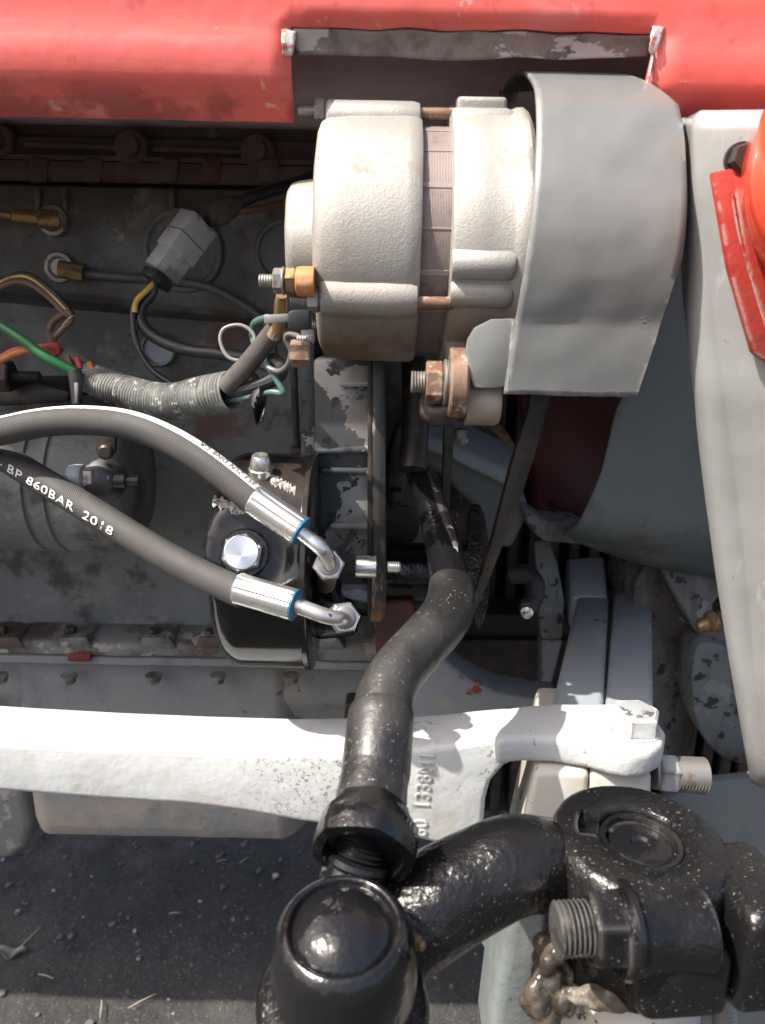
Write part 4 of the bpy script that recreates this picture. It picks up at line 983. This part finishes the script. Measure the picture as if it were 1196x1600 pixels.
    pg.part('wire', tube([T(360, 330, .486), T(395, 328, .49), T(440, 318, .50)], .0022, 10), M['wire_brown'])
build_wiring()

# ------------------------------------------------------------------ front axle, radius arm
def build_axle():
    th = Thing('front_axle', 'two pale grey axle plates side by side running back under the engine', 'axle', T(940, 1235, .43))
    zt = CZ - .2365
    def plate(l, r_, h, nm, m):
        fr = [V((l[0].x, l[0].y, zt)), V((r_[0].x, r_[0].y, zt)), V((r_[1].x, r_[1].y, zt)), V((l[1].x, l[1].y, zt))]
        return th.part(nm, rough_up(prism(fr, (0, 0, -h), .003, 3), .0005, 45), M[m])
    zz = zt - 0
    def G(u, v): return Zp(u, v, zt)
    plate((G(862, 1105), G(903, 930)), (G(943, 1110), G(952, 930)), .035, 'plate', 'axle')
    plate((G(946, 1110), G(960, 927)), (G(1022, 1110), G(1018, 926)), .045, 'plate', 'axle')
    # rear raised step of the left plate and the far beams in shade
    fr = [T(893, 932, .655), T(950, 932, .655), T(945, 868, .70), T(885, 872, .70)]
    th.part('step_plate', prism(fr, (0, 0, -.03), .003, 3), M['axle'])
    th.part('far_beam', prism([T(950, 925, .70), T(985, 925, .70), T(985, 860, .74), T(945, 860, .74)], (0, 0, -.05), .003), M['darksteel'])
    # front end of the axle, cream stained, below the eye
    y0 = T(930, 1200, .42).y
    def bxp(u0, u1, u2, u3, nm):
        zt2, zb = CZ - .245, CZ - .34
        A, B = Yp(u0, 1182, y0), Yp(u1, 1182, y0); C_, D = Yp(u2, 1240, y0), Yp(u3, 1240, y0)
        k = (zt2 - zb) / max(A.z - C_.z, 1e-6)
        fr = [V((A.x, y0, zt2)), V((B.x, y0, zt2)), V((lerp(B.x, D.x, k * .6), y0 - .004, zb)), V((lerp(A.x, C_.x, k * .6), y0 - .004, zb))]
        th.part(nm, rough_up(prism(fr, (.02, .10, 0), .0035, 3), .0004, 60), M['axleend'])
    bxp(838, 924, 818, 918, 'end_block'); bxp(926, 1022, 919, 1022, 'end_block')
    p = T(1020, 1206, .440)
    nb = th.part('axle_bolt', lathe(p, X + V((0, 0, -.03)), [(0, .0095), (.030, .0095)], 20), M['steel'])
    th.part('nut', hexa(p + X * .0012, X + V((0, 0, -.06)), .0195, .0120, rot=.5), M['axle'], parent=nb)
    th.part('thread', thread(p + V((.0125, 0, -.001)), X + V((0, 0, -.12)), .0096, .0185, .0018, n=24), M['steel'], parent=nb)
build_axle()

def build_radius_arm():
    th = Thing('radius_rod', 'pale grey radius arm beam crossing the picture to an eye bolted on the axle', 'radius arm', T(300, 1280, .43))
    Y0 = .378
    topl = [(-130, 1152), (0, 1160), (150, 1168), (300, 1174), (450, 1178), (560, 1176), (640, 1172), (700, 1166), (760, 1157), (800, 1152), (850, 1152), (880, 1157)]
    botl = [(880, 1176), (850, 1178), (815, 1186), (788, 1199), (768, 1222), (760, 1250), (757, 1285), (752, 1312), (735, 1325), (690, 1322), (640, 1310), (560, 1298), (470, 1286), (380, 1270), (300, 1260), (150, 1250), (0, 1238), (-130, 1228)]
    outline = [Yp(u, v, Y0) for u, v in topl + botl]
    # body: front face, swept back with depth that narrows toward the eye
    bm = bmesh.new()
    def depth(x):
        return interp([(-.5, .042), (.0, .040), (.05, .036), (.12, .030)], x)
    # dense loft: sample by x
    tops = spline([V((p.x, p.z, 0)) for p in outline[:len(topl)]], 5); 
    b2 = bmesh.new()
    fr = [b2.verts.new(p) for p in outline]
    f = b2.faces.new(fr)
    ext = bmesh.ops.extrude_face_region(b2, geom=[f])
    for v in [g for g in ext['geom'] if isinstance(g, bmesh.types.BMVert)]: v.co.y += depth(v.co.x)
    bmesh.ops.recalc_face_normals(b2, faces=b2.faces)
    es = [e for e in b2.edges if len(e.link_faces) == 2 and e.calc_face_angle(0) > .9]
    bmesh.ops.bevel(b2, geom=es, offset=.0055, segments=4, profile=.5, affect='EDGES', clamp_overlap=True)
    bmesh.ops.triangulate(b2, faces=[f for f in b2.faces if len(f.verts) > 4])
    b2.to_mesh(me := bpy.data.meshes.new('tmp')); b2.free(); bm.from_mesh(me); bpy.data.meshes.remove(me)
    th.part('beam', bm, M['white'], ang=50)
    zt = CZ - .2272
    pl = [(770, 1106), (820, 1100), (870, 1097), (920, 1097), (965, 1097), (1003, 1104), (1028, 1120), (1041, 1142), (1036, 1162), (1014, 1175), (985, 1178), (955, 1172), (915, 1160), (870, 1153), (820, 1152), (775, 1156)]
    bm = prism([Zp(u, v, zt) for u, v in pl], (0, 0, -.0165), .0042, 4); rough_up(bm, .0005, 60)
    th.part('eye', bm, M['castwhite'], ang=60)
    c = Zp(991, 1140, zt); c.z = zt - .0006
    hb = th.part('bolt', lathe(c, Z, [(0, .0142), (.0012, .0142), (.0016, .0136)], 30), M['castwhite'])
    th.part('bolt_head', hexa(c + Z * .0012, Z, .0235, .0120, rot=.62), M['castwhite'], parent=hb)
    th.part('head_face', lathe(c + Z * .0130, Z, [(0, .0098), (.0006, .0096), (.0008, .009), (.0008, 0)], 28), M['axle'], parent=hb)
    # rough cast lower web patch and casting number reading upward
    P0 = Yp(656, 1306, Y0 - .0002); P1 = Yp(668, 1180, Y0 - .0002); dr = (P1 - P0).normalized(); up = dr.cross(V((0, 1, 0))).normalized()
    up = -up if up.x > 0 else up
    bm = text_bm('80  1338M1', .0125, lambda x, y, z: V((x, y, z)), .00055, space=1.1)
    wd = max(v.co.x for v in bm.verts); f = (P1 - P0).length / wd
    for v in bm.verts: v.co = P0 + dr * v.co.x * f + up * v.co.y + V((0, -v.co.z, 0))
    th.part('lettering', bm, M['white'], label='raised casting number')
build_radius_arm()

# ------------------------------------------------------------------ drag link and ball joint
def build_draglink():
    th = Thing('drag_link', 'black steering drag link bending up and back from a glossy ball joint', 'steering rod', T(540, 1500, .29))
    low = [(572, 1315, .302), (578, 1270, .310), (586, 1210, .322), (592, 1160, .332), (597, 1120, .340), (604, 1085, .348), (625, 1045, .358), (662, 1004, .370), (693, 968, .382), (705, 938, .392), (706, 912, .400)]
    rl = [.0150, .0148, .0142, .0139, .0136, .0130, .0128, .0128, .0130, .0126, .0118]
    bm = tube([T(*p) for p in low], rl, 32, 10); rough_up(bm, .0003, 50); th.part('dusty_tube', bm, M['tubedust'], ang=60)
    # slight forged shoulder
    th.part('shoulder', lathe(T(597, 1106, .3415), T(590, 1180, .328) - T(597, 1106, .3415), [(-.001, .0130), (.0015, .0143), (.006, .0148), (.03, .0146), (.034, .0139)], 32), M['tubedust'])
    hi = [(704, 925, .398), (701, 895, .408), (692, 850, .424), (680, 805, .442), (665, 765, .460), (652, 738, .474), (640, 710, .49)]
    bm = tube([T(*p) for p in hi], [.0110, .0112, .0108, .0100, .0090, .0078, .0075], 28, 8, sq=(1, .92)); rough_up(bm, .0003, 50)
    th.part('rod', bm, M['gloss'], ang=60)
    th.part('rod_seam', tube([T(714, 905, .396), T(706, 850, .414), T(690, 795, .434), T(668, 740, .462)], [.003, .0036, .0034, .002], 10), M['flangerust'])
    # lock nut collar at the tube's end, threaded shank
    a, b = T(582, 1262, .310), T(567, 1338, .293); ax = (b - a).normalized(); L = (b - a).length
    th.part('collar', lathe(a, ax, [(0, .0150), (.003, .0160), (L * .45, .0205), (L * .8, .0212), (L, .0205), (L, .0165), (L - .004, .0150), (L - .004, .010)], 72, rot=.2, rf=lambda h, a: (math.cos(math.pi / 6) / math.cos((a % (math.pi / 3)) - math.pi / 6)) ** .45), M['gloss'], ang=40)
    s0, s1 = T(574, 1296, .303), T(549, 1392, .300); ax2 = (s1 - s0).normalized(); L2 = (s1 - s0).length
    th.part('threaded_shank', thread(s0, ax2, .0112, L2 * .46, .0021, n=32), M['gloss'])
    th.part('neck', lathe(s0 + ax2 * L2 * .44, ax2, [(0, .0105), (.001, .0122), (.003, .0126), (.0045, .0116), (.007, .0120), (.0085, .0134), (.0105, .0136), (.012, .0126), (.018, .014), (.030, .016)], 40), M['gloss'])
    # ball joint housing, tilted a little to the camera
    top = T(536, 1446, .268); axh = V((-.02, -.16, 1)).normalized()
    def wob(h, a): return 1
    bm = lathe(top, axh, [(-.062, .020), (-.058, .0250), (-.045, .0262), (-.020, .0262), (-.012, .0258), (-.0065, .0247), (-.0030, .0234), (-.0008, .0218), (.0003, .0204), (.0004, .0195), (-.0004, .0188), (-.0018, .0184), (-.0022, .0178), (-.0006, .0166), (.0026, .0128), (.0046, .0075), (.0052, 0)], 72)
    rough_up(bm, .00035, 60); th.part('joint_housing', bm, M['gloss'], ang=60)
    bt = top + axh * -.034
    th.part('rubber_boot', lathe(bt, axh + V((.10, 0, 0)), [(0, .0262), (-.002, .0300), (-.007, .0322), (-.013, .0316), (-.017, .0296), (-.020, .0316), (-.027, .0320), (-.036, .0270), (-.040, .016)], 48), M['gloss_dust'], ang=60)
    p = T(650, 1472, .287)
    th.part('grease_nipple', lathe(p, V((.7, -.6, .1)), [(-.004, .0028), (.001, .0028), (.0016, .0018), (.0034, .002), (.004, .001)], 14), M['brass'])
build_draglink()

# ------------------------------------------------------------------ steering arm and hub clamp
def build_steering_arm():
    th = Thing('steering_lever', 'dusty gloss black steering arm clamped round the kingpin with a big bolt', 'steering arm', T(1000, 1540, .33))
    pts = [T(915, 1352, .343), T(860, 1350, .336), T(800, 1352, .322), T(740, 1378, .318), T(680, 1412, .314), T(620, 1450, .312), T(560, 1490, .312)]
    bm = tube(pts, [.0185, .0195, .0200, .0205, .0212, .0220, .022], 36, 12, sq=(.98, 1)); rough_up(bm, .0006, 45); th.part('arm', bm, M['gloss_dust'], ang=60)
    c = T(1003, 1306, .326)
    pr = [(-.062, .022), (-.060, .033), (-.056, .0362), (-.030, .0372), (-.014, .0378), (-.006, .0372), (-.002, .0355), (-.0004, .0335), (0, .0325), (0, .0266), (0, .0262), (0, .0195), (-.001, .0182), (-.006, .0176), (-.0065, .0150), (-.004, .0142), (-.004, .006), (-.0055, .0045), (-.0055, 0)]
    bm = lathe(c, Z + V((.03, -.05, 0)), pr, 84)
    def notch(bm):      # keyway cut into the rim of the bore
        for v in bm.verts:
            d = v.co - c; a = math.degrees(math.atan2(d.y, d.x)) % 360
            if d.z > -.009 and .013 < math.hypot(d.x, d.y) < .0265 and 146 < a < 180: v.co.z -= .011
    notch(bm); rough_up(bm, .0007, 40); hub = th.part('hub', bm, M['gloss_dust'], ang=50)
    th.part('ring', lathe(c + Z * -.005, Z + V((.03, -.05, 0)), [(-.003, .0174), (.002, .0174), (.0032, .0168), (.0032, .0150), (.002, .0144), (-.003, .0144)], 56), M['gloss'], parent=hub)
    th.part('kingpin_end', lathe(c + Z * -.0052, Z, [(-.002, .0135), (.001, .0132), (.0018, .012), (.0018, .0045), (.0004, .0035), (.0004, 0)], 40), M['gloss'], parent=hub)
    # clamp lugs in front, split by a slot
    bx_ = (T(1100, 1438, .300) - T(900, 1448, .296)).normalized(); zz = Z; yy = bx_.cross(zz).normalized()
    if yy.y < 0: yy = -yy
    def lug(u, v, t, sx, sy, sz, nm, bev=.006, m='gloss_dust'):
        bm = rbox(T(u, v, t), (sx, sy, sz), bev, 4, (bx_, yy, zz)); rough_up(bm, .0006, 50); return th.part(nm, bm, M[m], ang=50)
    lug(1036, 1476, .3125, .036, .046, .030, 'clamp_lug', .006)
    q0 = T(968, 1458, .2965)
    th.part('lug_boss', rough_up(lathe(q0, bx_, [(-.002, .010), (-.002, .0160), (0, .0168), (.004, .0164), (.010, .0150), (.018, .0142), (.026, .0150), (.031, .0160), (.0335, .0155), (.034, .010)], 40), .0005, 50), M['gloss_dust'], ang=50)
    lug(1163, 1442, .3125, .027, .046, .046, 'clamp_lug', .006)
    p = T(868, 1452, .293)
    bo = th.part('clamp_bolt', lathe(p + bx_ * .004, bx_, [(0, .0095), (.056, .0095)], 24), M['gloss'])
    th.part('thread', thread(p, bx_, .0101, .0165, .0019, n=30), M['greasysteel'], parent=bo)
    th.part('nut', hexa(p + bx_ * .0125, bx_, .0260, .0135, rot=.35), M['gloss_dust'], parent=bo)
    th.part('washer', lathe(p + bx_ * .0262, bx_, [(0, .0155), (.001, .0165), (.0028, .0165), (.0036, .0150)], 36), M['gloss'], parent=bo)
    th.part('bolt_head', hexa(T(1245, 1424, .305), bx_, .028, .014, rot=.1), M['gloss_dust'], parent=bo)
    # kingpin post below, muddy grease
    k = Thing('kingpin_post', 'grey kingpin housing below the steering arm smeared with grease', 'kingpin', T(980, 1700, .36))
    k.part('post', rough_up(lathe(c + V((.002, .006, -.062)), -Z, [(0, .030), (.01, .033), (.02, .034), (.16, .034), (.165, .02)], 48), .0007, 40), M['axleend'])
    k.part('side_casting', rough_up(ppx([(800, 1395), (868, 1390), (885, 1480), (890, 1680), (760, 1680), (775, 1560), (790, 1480)], .345, .05, .006, 3), .0007, 40), M['panelgrey'])
    k.part('lug', rough_up(ppx([(752, 1440), (808, 1425), (806, 1500), (762, 1498), (752, 1480)], .40, .03, .006, 3), .0005, 50), M['panelgrey'])
    k.part('pinch_thread', thread(T(1128, 1560, .34), V((.1, -.5, -1)), .0055, .016, .0016), M['steel'])
    bm = bmesh.new()
    random.seed(3)
    for i in range(70):
        s = i / 69; u = lerp(905, 1100, s) + random.uniform(-10, 10); v = lerp(1548, 1562, s) + 10 * math.sin(s * 9) + random.uniform(-9, 9); r_ = random.uniform(.0016, .0040)
        bmesh.ops.create_icosphere(bm, subdivisions=2, radius=1, matrix=Matrix.Translation(T(u, v, .312)) @ Matrix.Diagonal((r_ * 1.8, r_, r_ * .9, 1)))
    for i in range(90):
        s = random.random(); u = lerp(872, 850, s) + random.gauss(0, 10 + 10 * s); v = lerp(1470, 1600, s); r_ = random.uniform(.002, .0048)
        bmesh.ops.create_icosphere(bm, subdivisions=2, radius=1, matrix=Matrix.Translation(T(u, v, .322 + random.uniform(-.006, .006))) @ Matrix.Diagonal((r_, r_, r_ * 1.4, 1)))
    rough_up(bm, .0015, 120); g_ = k.part('grease', bm, M['grease'], kind='stuff', ang=70)
    md = g_.modifiers.new('merge', 'REMESH'); md.mode = 'VOXEL'; md.voxel_size = .0009; md.use_smooth_shade = True
build_steering_arm()

# ------------------------------------------------------------------ front support castings on the right, other small things
def build_front():
    th = Thing('front_support', 'chipped grey front support casting with lobes between axle and bracket', 'casting', Yp(1100, 1215, .55))
    def lob(pts, Y, d, bev, nm, amp=.0015):
        o = loop2(pts, 4); bm = prism([Yp(p[0], p[1], Y) for p in o], (0, d, 0), bev, 4); rough_up(bm, amp, 22); return th.part(nm, bm, M['casting'], ang=60)
    lob([(1020, 880), (1060, 930), (1100, 1000), (1105, 1060), (1090, 1130), (1070, 1215), (1030, 1235), (1000, 1180), (1005, 1050), (990, 930)], .60, .08, .012, 'wing')
    lob([(1090, 1010), (1150, 1020), (1185, 1060), (1190, 1180), (1160, 1195), (1115, 1170), (1085, 1110)], .565, .08, .014, 'lobe')
    lob([(1035, 875), (1130, 890), (1180, 950), (1180, 1040), (1110, 1010), (1070, 960)], .58, .08, .012, 'upper_lobe')
    p = T(1090, 980, .55)
    fx = th.part('fitting', lathe(p, V((.9, .1, .35)), [(0, .0035), (.004, .0055), (.007, .0052), (.009, .0078), (.014, .0080), (.016, .006), (.024, .006)], 14), M['brass'])
    th.part('fitting_collar', lathe(T(1125, 962, .55), V((.9, .1, .35)), [(0, .010), (.004, .0125), (.008, .0115), (.012, .013), (.016, .0122), (.022, .014)], 28), M['darksteel'], parent=fx)
    s = Thing('pivot_support', 'grey gusset plate with a red paint spot behind the drag link', 'casting', Yp(720, 1115, .54))
    bm = ppx([(640, 1150), (640, 1075), (668, 1048), (692, 1030), (705, 1040), (735, 1062), (780, 1084), (850, 1096), (880, 1100), (880, 1150)], .56, .04, .004, 3)
    s.part('gusset', rough_up(bm, .0006, 40), M['axle'])
    for u, v, w_ in ((744, 1079, 8), (733, 1083, 4), (720, 1060, 4), (748, 1068, 5)):
        s.part('paint_spot', prism([Yp(u + w_ * math.cos(a) * (1 + .3 * math.sin(3 * a)), v + w_ * .75 * math.sin(a), .5585) for a in [i * .52 for i in range(12)]], (0, .003, 0), .0005, 1), M['redweld'])
    c = Thing('hanger_link', 'narrow blue-grey hanger plate hanging in the gap left of the axle', 'bracket', Yp(862, 1090, .6))
    c.part('upper_plate', rough_up(ppx([(834, 845), (858, 842), (872, 880), (884, 940), (880, 1000), (846, 1000), (842, 960)], .62, .012, .003), .0005, 50), M['casting'])
    c.part('lower_plate', rough_up(ppx([(846, 1000), (880, 1000), (866, 1060), (854, 1096), (845, 1096)], .63, .02, .003), .0005, 50), M['axle'])
    g = Thing('grease_elbow', 'black bent grease fitting with a zinc nipple in the dark gap', 'grease fitting', T(824, 955, .52))
    g.part('elbow', tube([T(800, 898, .54), T(822, 898, .535), T(836, 912, .53), T(834, 935, .525), T(826, 950, .52)], [.0065, .0068, .0068, .0064, .006], 16), M['rubber'])
    g.part('hex', hexa(T(826, 942, .52), T(824, 962, .512) - T(826, 942, .52), .011, .006), M['darksteel'])
    g.part('nipple', lathe(T(824, 954, .516), T(823, 966, .506) - T(824, 954, .516), [(0, .004), (.003, .0042), (.0035, .0028), (.005, .0028), (.0065, .0032), (.008, .002)], 14), M['zinc'])
    f = Thing('wheel_guard_plate', 'flat blue-grey steel plate low behind the black steering hub', 'plate', Yp(1130, 1600, .52))
    f.part('plate', rough_up(ppx([(1040, 1250), (1110, 1222), (1340, 1200), (1340, 1750), (1080, 1750), (1040, 1500)], .50, .01, .002), .0008, 25), M['panelgrey'])
    x = Thing('chassis_rail', 'dark oily chassis rail in the shadow behind the fan', 'chassis', Yp(800, 1090, .75))
    x.part('rail', rough_up(ppx([(600, 960), (1050, 960), (1050, 1110), (600, 1110)], .74, .06, .004), .0008, 30), M['darksteel'])
    x.part('rail_lip', ppx([(600, 1000), (1050, 1000), (1050, 1020), (600, 1020)], .73, .012, .003), M['darksteel'])
    single('drain_bracket', ppx([(540, 1100), (556, 1098), (560, 1130), (538, 1130)], .56, .02, .002), M['darksteel'], 'small dark bracket on the pan just left of the black drag link', 'bracket', Yp(548, 1130, .56))
build_front()
